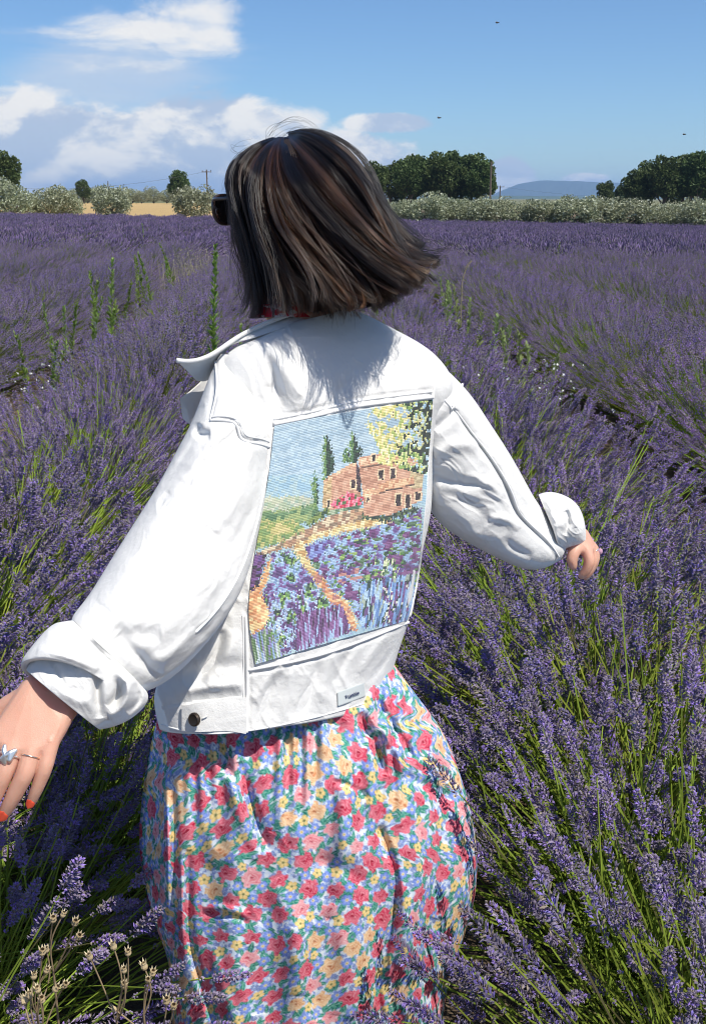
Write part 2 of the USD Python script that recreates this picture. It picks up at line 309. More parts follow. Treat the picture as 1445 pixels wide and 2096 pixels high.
LAV_PROTOS = []
def plant_row(pi_parent, name, pts, first):
    """A PointInstancer of plants; the models sit under the first one and the others point at them."""
    pp = pathof(pi_parent); pi = UsdGeom.PointInstancer.Define(stage, pp + '/' + name)
    if first:
        for lod, n, st in ((0, 4, 270), (1, 4, 320), (2, 4, 300)):
            for k in range(n):
                (mesh, c) = lavender_plant(100 * lod + k, st, lod)
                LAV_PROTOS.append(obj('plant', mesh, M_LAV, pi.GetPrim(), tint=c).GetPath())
    pi.CreatePrototypesRel().SetTargets(LAV_PROTOS)
    pts = np.array(pts); n = len(pts); r = np.random.default_rng(int(abs(pts[0, 0]) * 977) + n)
    dist = np.hypot(pts[:, 0], pts[:, 1])
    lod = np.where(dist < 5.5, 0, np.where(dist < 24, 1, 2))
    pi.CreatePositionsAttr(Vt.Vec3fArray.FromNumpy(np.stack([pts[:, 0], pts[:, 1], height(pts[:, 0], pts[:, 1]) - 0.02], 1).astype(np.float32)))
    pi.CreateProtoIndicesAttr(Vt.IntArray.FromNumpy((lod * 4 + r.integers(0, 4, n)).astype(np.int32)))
    ang = r.normal(0, 0.3, n) + np.pi * r.integers(0, 2, n) * 0
    lx, ly = r.normal(0, .05, n), r.normal(0, .05, n)
    q = np.stack([np.cos(ang / 2), lx, ly, np.sin(ang / 2)], 1); q /= np.linalg.norm(q, axis=1, keepdims=True)
    pi.CreateOrientationsAttr(Vt.QuathArray([Gf.Quath(float(a), float(b), float(c), float(d)) for a, b, c, d in q]))
    s = pts[:, 2] * r.uniform(0.93, 1.08, n)
    pi.CreateScalesAttr(Vt.Vec3fArray.FromNumpy(np.stack([s * pts[:, 3], s * 1.0, s], 1).astype(np.float32)))
    return pi.GetPrim()

def row_points(k, rng):
    """Plants of row k (k = 0 right of the path, -1 left of it), only where the camera could see them from about here."""
    xc = ROW0 + k * ROW_GAP; out = []
    y = (0.98 if k == 0 else 0.55) + rng.uniform(0, .2)
    end = 71.0 + 0.06 * xc
    while y < end:
        step = 0.34 if y < 6 else 0.38 if y < 18 else 0.46
        wide = 0.55 * y + 2.2
        if abs(xc) < wide:
            near = (1 - float(smooth01(y, 1.2, 2.2))) * ((k == 0) - (k == -1)); out.append((xc + near * (-.10 if k == 0 else .10) + rng.normal(0, .05) + 0.05 * math.sin(y * 0.35 + k), y, 1.0, (1.30 if -1 <= k <= 0 and y < 4 else 1.03) - (.44 if k == 0 else .22) * abs(near)))
        y += step * rng.uniform(.85, 1.15)
    return out
rngl = np.random.default_rng(77)
FILL = [(-.60, 1.50, .9, 1.1), (-.55, 1.80, .95, 1.1), (-.48, 2.15, .9, 1.0), (-.42, 2.6, .9, 1.0), (.36, 2.6, .8, 1.0)]
ROW_LABELS = {-3: 'fourth lavender row to the left of the walking woman', -2: 'lavender row at the left edge, beyond the gap with the green weeds', -1: 'lavender row on the left that the woman brushes with her ringed hand', 0: 'tall lavender row on the right that the woman wades past, its green stems showing', 1: 'lavender row right of the weedy gap, at the right edge', 2: 'third lavender row to the right, beyond the weedy gap'}
first = True; rest = []
for k in range(-24, 26):
    pts = row_points(k, rngl)
    if not pts: continue
    if k == -1: pts += FILL[:4]
    if k == 0: pts += FILL[4:]
    if k in ROW_LABELS and k in (-2, -1, 0, 1):
        rw = thing('lavender_row', ROW_LABELS[k], 'lavender row', group='rows of flowering lavender')
        tag(plant_row(rw, 'flowering_plants', pts, first), kind='stuff'); first = False
    else: rest += pts
tag(plant_row(None, 'lavender', rest, False), 'purple lavender in bloom filling the rest of the field', 'lavender', kind='stuff')
# ---------------------------------------------------------------- trees, poles and wires at the far side of the field
M_LEAF = tinted('tree_leaves', rough=0.6, trans=0.22, spec=0.3, vary=0.22)
M_BARK = tinted('tree_bark', rough=0.95, spec=0.1)
def at(px, dist, z=None):
    """The ground point seen at photo column px, DIST metres away."""
    r = ray(px, 405.0); r = r / np.linalg.norm(r[:2]); x, y = r[0] * dist, r[1] * dist
    return np.array([x, y, float(height(x, y)) if z is None else z])
def crown(seed, shape, n, leaf, cols, hollow=0.45):
    """Leaf sprays spread through clumps in the crown's volume; SHAPE = list of (centre, radii)."""
    r = np.random.default_rng(seed); out = MB()
    cen = np.array([s[0] for s in shape], float); rad = np.array([s[1] for s in shape], float)
    vol = np.prod(rad, 1); pick = r.choice(len(shape), n, p=vol / vol.sum())
    d = r.normal(size=(n, 3)); d /= np.linalg.norm(d, axis=1, keepdims=True)
    rr = r.uniform(hollow ** 3, 1, n) ** (1 / 3)
    P = cen[pick] + d * rad[pick] * rr[:, None]
    lump = meshkit.fbm(P * (2.2 / np.mean(rad)) + seed * 7.3, 3, seed)
    keep = lump > 0.40; P, d, rr, lump = P[keep], d[keep], rr[keep], lump[keep]; n = len(P)
    t = d + r.normal(0, .7, (n, 3)) + np.array([0, 0, .35]); t /= np.linalg.norm(t, axis=1, keepdims=True)
    s = np.cross(t, r.normal(size=(n, 3))); s /= np.linalg.norm(s, axis=1, keepdims=True)
    L = leaf * r.uniform(.6, 1.3, n)[:, None]; W = L * r.uniform(.28, .5, n)[:, None]; nn = np.cross(s, t)
    V = np.stack([P - t * L * .5, P + s * W + nn * W * .4, P + t * L * .5, P - s * W + nn * W * .4], 1)
    F = (np.array([[0, 1, 2], [0, 2, 3]])[None] + 4 * np.arange(n)[:, None, None]).reshape(-1, 3)
    c0, c1, c2 = (np.array(c) for c in cols); u = r.uniform(0, 1, n)[:, None]
    c = c0 * (1 - u) + c1 * u; c = np.where(r.uniform(0, 1, (n, 1)) < 0.18, c2, c) * (0.75 + 0.6 * (lump[:, None] - 0.3))
    return (V.reshape(-1, 3), F), np.repeat(c, 4, 0)
def limbs(seed, h, r0, n, spread, col, z0=0.0):
    r = np.random.default_rng(seed); mb = MB()
    t = np.linspace(0, 1, 7); p = np.stack([0.05 * h * np.sin(t * 3 + seed), 0.04 * h * np.cos(t * 2.3 + seed) - 0.04 * h, z0 + t * h], 1)
    v, f = tube(p, r0 * (1.15 - 0.75 * t), 8); mb.add(v, f, col)
    for k in range(n):
        a = 2 * np.pi * k / n + r.uniform(-.4, .4); q = p[2 + k % 4]; e = q + np.array([math.cos(a) * spread, math.sin(a) * spread, h * r.uniform(.3, .6)])
        m = (q + e) / 2 + np.array([0, 0, -.06 * h]); v, f = tube([q, m, e], [r0 * .5, r0 * .35, r0 * .12], 6); mb.add(v, f, col)
    return mb.get()
def tree_model(name, label, cat, group, seed, trunk, shape, n, leaf, cols, loc, rz=0, sc=1.0, barkcol=(.10, .08, .06)):
    t = thing(name, label, cat, loc, rz, group, sc)
    (mesh, c) = limbs(seed, *trunk, barkcol); obj('trunk', mesh, M_BARK, t, tint=c, smooth=40)
    (mesh, c) = crown(seed, shape, n, leaf, cols); obj('crown', mesh, M_LEAF, t, tint=c)
    return t
OLIVE = [(0.22, 0.245, 0.135), (0.37, 0.395, 0.25), (0.60, 0.63, 0.48)]
OAK = [(0.050, 0.082, 0.022), (0.090, 0.132, 0.036), (0.140, 0.180, 0.060)]
def olive_shape(seed):
    r = np.random.default_rng(seed); s = [((0, 0, 1.75), (1.55, 1.5, 1.25))]
    for k in range(9):
        a = r.uniform(0, 6.28); s.append(((1.1 * math.cos(a), 1.1 * math.sin(a), r.uniform(1.0, 2.9)), (r.uniform(.6, .95),) * 3))
    return s
def oak_shape(seed, h=9.0):
    r = np.random.default_rng(seed); s = [((0, 0, h * .6), (h * .28, h * .28, h * .30))]
    for k in range(11):
        a = r.uniform(0, 6.28); z = r.uniform(.30, .9); w = h * .23 * math.sin(np.pi * min(1, z * .85 + .08))
        s.append(((w * math.cos(a), w * math.sin(a), h * z), (h * r.uniform(.10, .17),) * 3))
    return s
olive_proto, oak_proto = [], []
def olive(px, dist, sc, rz, label, group=None, k=0):
    if len(olive_proto) < 4:
        k = len(olive_proto)
        t = tree_model('olive_tree', label, 'olive tree', group, 300 + k, (1.5, .16, 5, .8), olive_shape(300 + k), 5200, 0.17, OLIVE, at(px, dist), rz, sc, (.16, .145, .12)); olive_proto.append(t); return t
    return copy_of(olive_proto[k % 4], 'olive_tree', at(px, dist), rz, sc, label, 'olive tree', group)
def oak(px, dist, sc, rz, label, group=None, k=0):
    if len(oak_proto) < 3:
        k = len(oak_proto)
        t = tree_model('oak_tree', label, 'tree', group, 400 + k, (5.2, .28, 7, 1.6), oak_shape(400 + k), 6500, 0.42, OAK, at(px, dist), rz, sc); oak_proto.append(t); return t
    return copy_of(oak_proto[k % 3], 'oak_tree', at(px, dist), rz, sc, label, 'tree', group)
ORD = 'first second third fourth fifth sixth seventh eighth ninth tenth eleventh twelfth thirteenth fourteenth fifteenth sixteenth seventeenth eighteenth nineteenth twentieth twenty-first twenty-second twenty-third twenty-fourth'.split()
rt = np.random.default_rng(5)
# left: rounded silver bushes
LEFT_OLIVES = [(-75, 76, .86, 'silver olive tree cut by the left edge of the photo', None), (28, 78, .86, 'large silver olive tree at the far left, in front of a dark treetop', None), (92, 79, .80, 'mid-size olive tree, third from the left edge', None), (136, 80, .70, 'smaller sloping olive tree next to the golden wheat', None), (226, 76, .80, 'round silver olive tree standing alone with golden wheat on both sides', None), (395, 76, .82, 'round silver olive tree right beside the sunglasses of the woman', None)]
for px, d, s, lab, grp in LEFT_OLIVES: olive(px, d, s, rt.uniform(0, 6.28), lab, grp, k=int(rt.integers(0, 4)))
# right: one long row of olive trees along the field's edge
px = 700.0; no = 0
while px < 1500:
    olive(px, 73 + rt.uniform(-1, 1.2), np.array([.84, .84, .70]) * (1 + rt.uniform(-.09, .10)), rt.uniform(0, 6.28), ORD[no] + ' olive tree from the left in the pale row along the far right field edge', 'olive trees in a row along the field', k=int(rt.integers(0, 4)))
    px += rt.uniform(44, 60); no += 1
# dark groves behind
GL, GR = 'dark green tree of the dense grove behind the olive row, beside the tall pole', 'dark green tree of the grove rising at the right edge of the photo'
for px, d, s in [(735, 190, .80), (765, 178, .86), (800, 186, .90), (838, 178, .98), (872, 186, 1.0), (905, 178, 1.03), (935, 186, 1.08), (962, 180, 1.04), (982, 178, .93), (850, 196, 1.02), (920, 198, 1.1)]:
    oak(px, d, s, rt.uniform(0, 6.28), ORD[[735, 765, 800, 838, 850, 872, 905, 920, 935, 962, 982].index(px)] + ' tree from the left in the dark green grove beside the tall bare pole', 'trees of the dark grove', k=int(rt.integers(0, 3)))
for px, d, s in [(1300, 182, .80), (1332, 186, .92), (1362, 180, 1.00), (1395, 188, 1.05), (1428, 180, 1.06), (1462, 188, 1.1), (1410, 200, 1.12)]:
    oak(px, d, s, rt.uniform(0, 6.28), ORD[[1300, 1332, 1362, 1395, 1410, 1428, 1462].index(px)] + ' tree from the left in the dark grove at the right edge', 'trees of the right-hand grove', k=int(rt.integers(0, 3)))
oak(1238, 230, .66, 1.0, 'small dark tree between the mountains and the right-hand grove', k=1)
oak(1272, 222, .55, 2.0, 'low bushy tree at the foot of the right-hand grove', k=2)
oak(370, 230, .80, 0.4, 'dark round tree standing above the olive tree left of the head of the woman', k=0)
oak(171, 260, .62, 2.2, 'small dark round tree between the two groups of olive trees', k=1)
oak(12, 150, .80, 3.0, 'dark treetop above the olive trees at the left edge', k=2)
for i, px in enumerate(np.arange(150, 440, 24)):
    olive(px + rt.uniform(-6, 6), 285 + rt.uniform(-8, 8), rt.uniform(1.0, 1.35), rt.uniform(0, 6.28), ORD[i] + ' bush from the left in the low distant hedge beyond the golden wheat', 'hedge bushes beyond the wheat', k=int(rt.integers(0, 4)))
# poles and wires
M_WOOD = plain('weathered_pole', (.13, .105, .085), .9, spec=.1); M_WIRE = plain('wire', (.08, .08, .085), .6)
def pole(px, dist, top_py, r, label, arms=True):
    b = at(px, dist); top = CAM[2] + (405 - top_py) / FPX * dist * 0.99
    t = thing('utility_pole', label, 'pole', b, YAW * -1)
    h = top - b[2]; v, f = tube([[0, 0, -.3], [0, 0, h * .5], [0, 0, h]], [r * 1.15, r, r * .8], 10); obj('post', (v, f), M_WOOD, t, smooth=40)
    if arms:
        a = trimesh.creation.box([1.9 * r / .14, .10, .12]); a.apply_translation([0, -r - .05, h - .35]); obj('crossarm', a, M_WOOD, t)
        for s in (-1, 0, 1):
            c = trimesh.creation.cylinder(.05, .22, sections=8); c.apply_translation([s * .8 * r / .14, -r - .05, h - .18]); obj('insulator', c, M_WIRE, t)
    return np.array([b[0], b[1], top - .25])
p1 = pole(425, 175, 351, .11, 'wooden utility pole with a crossarm just left of the head of the woman')
p2 = pole(1003, 165, 336, .16, 'tall bare wooden pole at the right end of the dark grove', arms=False)
p3 = pole(1023, 300, 381, .16, 'short distant pole with a crossarm right of the tall bare pole')
p4 = pole(223, 320, 373, .16, 'thin distant pole rising behind the lone round olive tree', arms=False)
p0 = at(-260, 175, p1[2]); p5 = at(1700, 300, p3[2])
def wire(a, b, sag, label):
    t = np.linspace(0, 1, 30)[:, None]; p = a + (b - a) * t; p[:, 2] -= sag * 4 * (t * (1 - t))[:, 0]
    tag(obj('power_line', tube(p, .014, 4), M_WIRE), label, 'wire')
wire(p1, p0, 2.6, 'thin sagging power line running left from the pole beside the head')
wire(p3, p5, 3.0, 'thin power line crossing in front of the right-hand mountains')
# ---------------------------------------------------------------- the walking woman
def W(px, py, z):
    """World point at camera depth z behind photo point (px, py)."""
    px, py, z = np.broadcast_arrays(np.asarray(px, float), np.asarray(py, float), np.asarray(z, float))
    return CAM + (FWD + ((px - CX) / FPX)[..., None] * RIGHT - ((py - CY) / FPX)[..., None] * UP) * z[..., None]
PERSON = thing('person', 'woman seen from behind with wind-blown dark bob, white jacket and floral skirt, arms held out', 'person', (0, 0, 0))
def dens(pts, n):
    """A smooth line of n points through the given ones."""
    p = np.asarray(pts, float)
    if len(p) == 2: return p[0] + (p[1] - p[0]) * np.linspace(0, 1, n)[:, None]
    d = np.concatenate([[0], np.cumsum(np.linalg.norm(np.diff(p, axis=0), axis=1) ** 0.5 + 1e-4)]); d /= d[-1]
    return CubicSpline(d, p, axis=0, bc_type='natural')(np.linspace(0, 1, n))
def pl_dist(px, py, line):
    """Signed distance (pixels) from points to a polyline, and the share of the way along it."""
    L = np.asarray(line, float); best = np.full(px.shape, 1e9); sgn = np.zeros(px.shape); along = np.zeros(px.shape)
    seg = np.linalg.norm(np.diff(L, axis=0), axis=1); tot = seg.sum(); acc = 0
    for k in range(len(L) - 1):
        a, b = L[k], L[k + 1]; e = b - a; t = ((px - a[0]) * e[0] + (py - a[1]) * e[1]) / (e @ e); tc = np.clip(t, 0, 1)
        dx, dy = px - a[0] - tc * e[0], py - a[1] - tc * e[1]; d = np.hypot(dx, dy); m = d < best
        best = np.where(m, d, best); sgn = np.where(m, np.sign(e[0] * dy - e[1] * dx), sgn); along = np.where(m, (acc + tc * seg[k]) / tot, along); acc += seg[k]
    return best, sgn, along
def folds(px, py, lst):
    """Relief in metres towards the viewer. Each fold: (line, width px, height m[, kind]); 'r' = round ridge, 's' = step (higher on the left of the line's direction)."""
    h = np.zeros(px.shape)
    for f in lst:
        line, w, a = f[0], f[1], f[2] * 1.45; kind = f[3] if len(f) > 3 else 'r'
        d, s, al = pl_dist(px, py, dens(line, 4 * len(line)) if len(line) > 2 else line)
        end = np.sin(np.pi * np.clip(al, 0, 1)) ** 0.5 if kind != 'full' else 1.0
        if kind == 's': h += a * end * (s < 0) * np.exp(-d / (3.0 * w)) * smooth01(d, 0, w * 0.35)
        else: h += a * end * np.exp(-(d / w) ** 2)
    return h
class Loft:
    """A tube of cloth through rings. A ring: left edge (px, py), right edge (px, py), depth, half thickness (m), depth change left to right (m), [bow: the near line's sag in px]."""
    def __init__(s, rings, n=120, m=110, back=36, power=2.2, folds_=(), noise=(0.0, 1.0), fine=(0.0, 1.0), seed=0, extra=None):
        R = np.array([[*r[0], *r[1], r[2], r[3], r[4], r[5] if len(r) > 5 else 0.0] for r in rings], float)
        R = dens(R, n); s.R = R
        th = np.concatenate([np.linspace(0, np.pi, m), np.linspace(np.pi, 2 * np.pi, back + 2)[1:-1]]); s.m, s.k = m, len(th)
        u = (1 - np.cos(th)) / 2
        bul = np.sign(np.sin(th)) * np.abs(np.sin(th)) ** (2 / power)
        px = R[:, 0:1] * (1 - u) + R[:, 2:3] * u; py = R[:, 1:2] * (1 - u) + R[:, 3:4] * u + R[:, 7:8] * np.sin(th)
        z = R[:, 4:5] + R[:, 6:7] * (u - 0.5) - R[:, 5:6] * bul
        front = np.clip(bul, 0, 1) ** 0.6
        h = folds(px, py, folds_) * front if len(folds_) else 0
        if extra is not None: h = h + extra(px, py) * front
        if noise[0]:
            q = np.stack([px / noise[1], py / noise[1], np.full(px.shape, seed * 3.7)], -1)
            h = h + (meshkit.fbm(q, 3, seed) - 0.5) * noise[0] * np.maximum(front, 0.15)
        if fine[0]:      # long creases along the cloth's pull
            an = math.radians(fine[2]) if len(fine) > 2 else .9; st_ = fine[3] if len(fine) > 3 else 2.6
            qa, qb = (px * math.cos(an) + py * math.sin(an)) / (fine[1] * st_), (-px * math.sin(an) + py * math.cos(an)) / fine[1]
            wp = meshkit.fbm(np.stack([px / 70, py / 70, np.full(px.shape, seed * 2.1)], -1), 2, seed + 21) * 1.6
            q = np.stack([qa + wp, qb + wp, np.full(px.shape, seed * 1.7)], -1)
            a_ = 1 - np.abs(2 * meshkit.noise(q, seed + 9) - 1); b_ = 1 - np.abs(2 * meshkit.noise(q * 2.1 + 5, seed + 10) - 1)
            msk = smooth01(meshkit.fbm(np.stack([px / 120, py / 120, np.full(px.shape, seed * .7)], -1), 2, seed + 31), .38, .60)
            h = h + ((a_ ** 3 - .25) + .45 * (b_ ** 3 - .25)) * fine[0] * (.35 + .9 * msk) * np.maximum(front, 0.1)
        s.px, s.py, s.z = px, py, z - h
        s.P = W(s.px, s.py, s.z)
    def mesh(s, thick=0.0, cap0=False, cap1=False):
        n, k = s.P.shape[:2]; i, j = np.meshgrid(np.arange(n - 1), np.arange(k), indexing='ij'); jj = (j + 1) % k
        q = np.stack([i * k + j, i * k + jj, (i + 1) * k + jj, (i + 1) * k + j], -1).reshape(-1, 4)
        f = np.vstack([q[:, [0, 1, 2]], q[:, [0, 2, 3]]]); v = s.P.reshape(-1, 3)
        if thick:      # turn the open end inwards: a hem with an inside
            c = s.P[-1].mean(0); rim = s.P[-1] + (c - s.P[-1]) * (thick / np.linalg.norm(s.P[-1] - c, axis=1, keepdims=True))
            src = s.P[max(0, n - 1 - n // 3)]; c2 = src.mean(0); deep = src + (c2 - src) * (2.2 * thick / np.linalg.norm(src - c2, axis=1, keepdims=True))
            b = len(v); v = np.vstack([v, rim, deep]); j = np.arange(k); jj = (j + 1) % k; o = (n - 1) * k
            for A, B in ((o, b), (b, b + k)): f = np.vstack([f, np.stack([A + j, A + jj, B + jj], 1), np.stack([A + j, B + jj, B + j], 1)])
        for flag, row in ((cap0, 0), (cap1, n - 1)):
            if flag:
                b = len(v); v = np.vstack([v, s.P[row].mean(0)]); j = np.arange(k); f = np.vstack([f, np.stack([row * k + j, row * k + (j + 1) % k, np.full(k, b)], 1)])
        return v, f
    def depth(s, px, py, lift=0.0):
        """Depth of the near surface at photo points."""
        from scipy.interpolate import griddata
        if not hasattr(s, 'tri'):
            from scipy.spatial import cKDTree
            s.tri = cKDTree(np.stack([s.px[:, :s.m].ravel(), s.py[:, :s.m].ravel()], 1)); s.zz = s.z[:, :s.m].ravel()
        p = np.stack([np.asarray(px, float).ravel(), np.asarray(py, float).ravel()], 1)
        d, i = s.tri.query(p, k=6); w = 1 / (d + 0.3) ** 2
        return ((s.zz[i] * w).sum(1) / w.sum(1)).reshape(np.shape(px)) - lift
def seam(surf, line, n, r, lift=0.001):
    """A raised double seam lying on a loft along a photo line."""
    p = dens(line, n); z = surf.depth(p[:, 0], p[:, 1], lift); z = np.convolve(np.pad(z, 4, mode='edge'), np.ones(9) / 9, 'valid')
    return tube(W(p[:, 0], p[:, 1], z), r, 6)

def cloth(name, color, bump_scale=1500.0, bump=0.40, rough=0.85):
    g = Graph(); pos = g.node('geometry', 'position')
    a = g.node('noise_texture', 'fac', vector=pos, scale=bump_scale, detail=2.0)
    b = g.node('noise_texture', 'fac', vector=pos, scale=60.0, detail=5.0, roughness=0.6)
    h = g.m('add', g.m('multiply', a, 0.35), g.m('multiply', b, 1.6))
    c = g.mix(g.m('multiply', b, 0.25), color, tuple(np.array(color) * 0.93))
    p = g.node('principled_bsdf', 'BSDF', base_color=c, roughness=rough, specular_ior_level=0.12, sheen_weight=0.08, normal=g.node('bump', 'normal', height=h, strength=bump, distance=0.004))
    return mat(name, g.n, g.l, surface=p)
M_DENIM = cloth('white_denim', (0.69, 0.68, 0.655))
M_THREAD = plain('white_thread', (0.74, 0.73, 0.71), .9, spec=.1)

# ---- jacket body
JACKET = group_part(PERSON, 'jacket')
TORSO_F = [
    ([(548, 700), (590, 770), (632, 842)], 20, .007), ([(520, 705), (556, 770), (575, 850)], 15, -.009), ([(505, 700), (535, 735), (552, 790)], 11, .006),
    ([(640, 690), (650, 760), (700, 820)], 26, -.0035), ([(735, 740), (700, 800), (676, 850)], 14, -.004), ([(850, 700), (868, 760), (880, 815)], 12, .004), ([(830, 700), (846, 760), (850, 815)], 12, -.004),
    ([(620, 1330), (560, 1380), (520, 1440)], 10, .0035), ([(650, 1345), (640, 1400), (600, 1470)], 9, -.004), ([(700, 1300), (672, 1370), (660, 1440)], 11, .004), ([(735, 1310), (705, 1352), (688, 1400)], 8, -.004),
    ([(800, 1290), (762, 1340), (735, 1380)], 9, .004), ([(815, 1300), (790, 1350), (752, 1400)], 7, -.004), ([(560, 1370), (545, 1430), (520, 1490)], 9, -.0025), ([(600, 1370), (590, 1420), (575, 1490)], 9, .002),
    ([(330, 1400), (420, 1370), (500, 1360)], 16, -.006), ([(360, 1420), (440, 1405), (500, 1402)], 11, .006), ([(480, 1290), (462, 1350), (420, 1400)], 13, .006), ([(455, 1290), (440, 1340), (400, 1400)], 9, -.007),
    ([(505, 1250), (503, 1370), (505, 1500)], 5, -.003), ([(884, 1000), (888, 1040), (880, 1080)], 12, .006),
    ([(320, 1452), (420, 1436), (505, 1428)], 3.5, -.003, 's'), ([(560, 853), (640, 837), (720, 818), (800, 806), (887, 796)], 3, -.0016, 'full'), ([(438, 738), (436, 790), (426, 858)], 3, -.0016), ([(511, 1262), (512, 1370), (511, 1498)], 3, -.0014, 'full'), ([(512, 1380), (640, 1352), (740, 1319), (836, 1281)], 3, -.0014, 'full')]
torso = Loft([
    ((572, 664), (716, 630), 1.560, .060, .04, 2),
    ((535, 682), (758, 648), 1.560, .072, .08, 0),
    ((496, 702), (812, 676), 1.560, .082, .11, -2),
    ((455, 732), (868, 708), 1.562, .092, .14, -4),
    ((440, 775), (908, 745), 1.566, .100, .15, 4),
    ((436, 835), (928, 795), 1.572, .105, .15, 6),
    ((445, 900), (905, 855), 1.574, .108, .15, 10),
    ((455, 985), (886, 950), 1.576, .112, .15, 12),
    ((440, 1090), (882, 1045), 1.580, .116, .15, 16),
    ((412, 1190), (862, 1140), 1.584, .120, .15, 20),
    ((375, 1290), (845, 1232), 1.588, .124, .15, 24),
    ((335, 1375), (830, 1290), 1.592, .128, .15, 26),
    ((316, 1425), (812, 1345), 1.594, .128, .15, 28),
    ((326, 1490), (788, 1432), 1.596, .126, .15, 30)], n=260, m=240, back=60, power=2.7, folds_=TORSO_F, noise=(.006, 110), fine=(.0024, 34, 60, 3.0), seed=3)
BACK = obj('back_and_front', torso.mesh(thick=.004), M_DENIM, JACKET, smooth=True)
mb = MB()
def stitch(line, n=60, r=.0016, surf=torso, lift=.0006): mb.add(*seam(surf, line, n, r, lift))
stitch([(560, 868), (640, 852), (720, 833), (800, 822), (887, 812)], 80, .0032)
stitch([(560, 858), (640, 842), (720, 823), (800, 811), (886, 801)], 80, .0015)
stitch([(441, 738), (440, 790), (430, 858)], 50, .0022)
stitch([(888, 742), (889, 780), (886, 812)], 40, .0022)
stitch([(503, 1260), (506, 1370), (505, 1500)], 60, .0026)
stitch([(497, 1260), (499, 1370), (497, 1500)], 60, .0012)
stitch([(508, 1372), (640, 1345), (740, 1312), (836, 1274)], 80, .0022)
stitch([(330, 1484), (400, 1500), (500, 1497), (640, 1470), (784, 1428)], 90, .0014)
stitch([(883, 830), (876, 940), (866, 1060), (857, 1160), (838, 1262)], 80, .0030)
obj('seams', mb.get()[0], M_THREAD, JACKET, smooth=True)

# ---- sleeves
LS_F = [([(452, 735), (500, 780), (545, 850)], 13, -.010), ([(478, 725), (520, 770), (552, 830)], 12, .008), ([(430, 740), (436, 800), (428, 858)], 5, -.003),
        ([(420, 862), (455, 862), (482, 868), (490, 895), (520, 905), (556, 915)], 5, -.003), ([(440, 858), (480, 856), (500, 885), (545, 892)], 9, .003),
        ([(410, 868), (404, 885), (430, 890)], 9, -.010), ([(430, 905), (390, 960), (345, 1010)], 11, .006), ([(400, 900), (365, 950), (330, 990)], 8, -.006),
        ([(515, 915), (495, 1000), (440, 1090)], 14, .006), ([(545, 930), (530, 1010), (470, 1130)], 11, -.005), ([(540, 1060), (500, 1180), (420, 1300)], 16, .006), ([(520, 1110), (470, 1230), (380, 1330)], 8, -.004),
        ([(350, 1050), (280, 1150), (210, 1240)], 30, .006), ([(430, 1080), (360, 1190), (270, 1290)], 32, -.004), ([(330, 1390), (270, 1330), (240, 1300)], 14, -.007), ([(300, 1360), (350, 1340), (400, 1290)], 12, .005),
        ([(330, 1300), (280, 1300), (230, 1290)], 18, -.006)]
lsleeve = Loft([
    ((452, 722), (520, 728), 1.500, .040, .02), ((428, 772), (549, 790), 1.488, .064, .04), ((398, 850), (560, 855), 1.468, .078, .05), ((366, 915), (556, 935), 1.448, .080, .05),
    ((325, 990), (543, 1022), 1.420, .080, .05), ((278, 1066), (522, 1120), 1.392, .080, .05), ((226, 1148), (492, 1212), 1.362, .080, .05), ((176, 1226), (430, 1308), 1.330, .078, .05),
    ((146, 1272), (345, 1392), 1.305, .066, .05), ((152, 1300), (292, 1418), 1.290, .050, .04), ((150, 1330), (250, 1430), 1.280, .040, .03)], n=210, m=150, back=40, power=2.2, folds_=LS_F, noise=(.010, 120), fine=(.0052, 44, 126, 3.2), seed=5)
LSL = obj('sleeve', lsleeve.mesh(cap0=True, cap1=True), M_DENIM, JACKET, smooth=True)
mb = MB()
stitch([(441, 742), (443, 800), (430, 858)], 40, .0016, lsleeve); stitch([(430, 860), (460, 860), (484, 870), (494, 897), (524, 907), (552, 915)], 60, .0020, lsleeve); stitch([(434, 853), (462, 852), (490, 864), (502, 889), (530, 897), (553, 905)], 60, .0012, lsleeve)
stitch([(552, 930), (535, 1030), (500, 1150), (450, 1240), (400, 1295)], 90, .0020, lsleeve)
obj('seams', mb.get()[0], M_THREAD, LSL, smooth=True)
RS_F = [([(925, 832), (965, 890), (1005, 945), (1042, 1012), (1058, 1050), (1110, 1105), (1142, 1148)], 4.5, -.007), ([(935, 825), (1010, 925), (1050, 1005), (1068, 1048), (1122, 1105)], 7, .004),
        ([(888, 935), (930, 912), (980, 915)], 14, .007), ([(880, 960), (930, 985), (1000, 985)], 13, -.008), ([(950, 975), (1000, 990), (1030, 1020)], 9, .007), ([(890, 880), (920, 850), (930, 835)], 9, -.008),
        ([(900, 1010), (960, 1030), (1000, 1075)], 16, -.006), ([(1000, 1060), (1040, 1065), (1060, 1085)], 9, .006), ([(940, 1090), (1000, 1100), (1040, 1110)], 12, .004), ([(1030, 1100), (1050, 1120), (1090, 1140)], 9, -.005),
        ([(890, 790), (920, 805), (945, 795)], 7, -.005), ([(993, 850), (990, 890), (1010, 930)], 9, -.004), ([(1060, 960), (1060, 985), (1075, 1010)], 10, -.005), ([(1035, 925), (1048, 965), (1085, 1020)], 9, .005)]
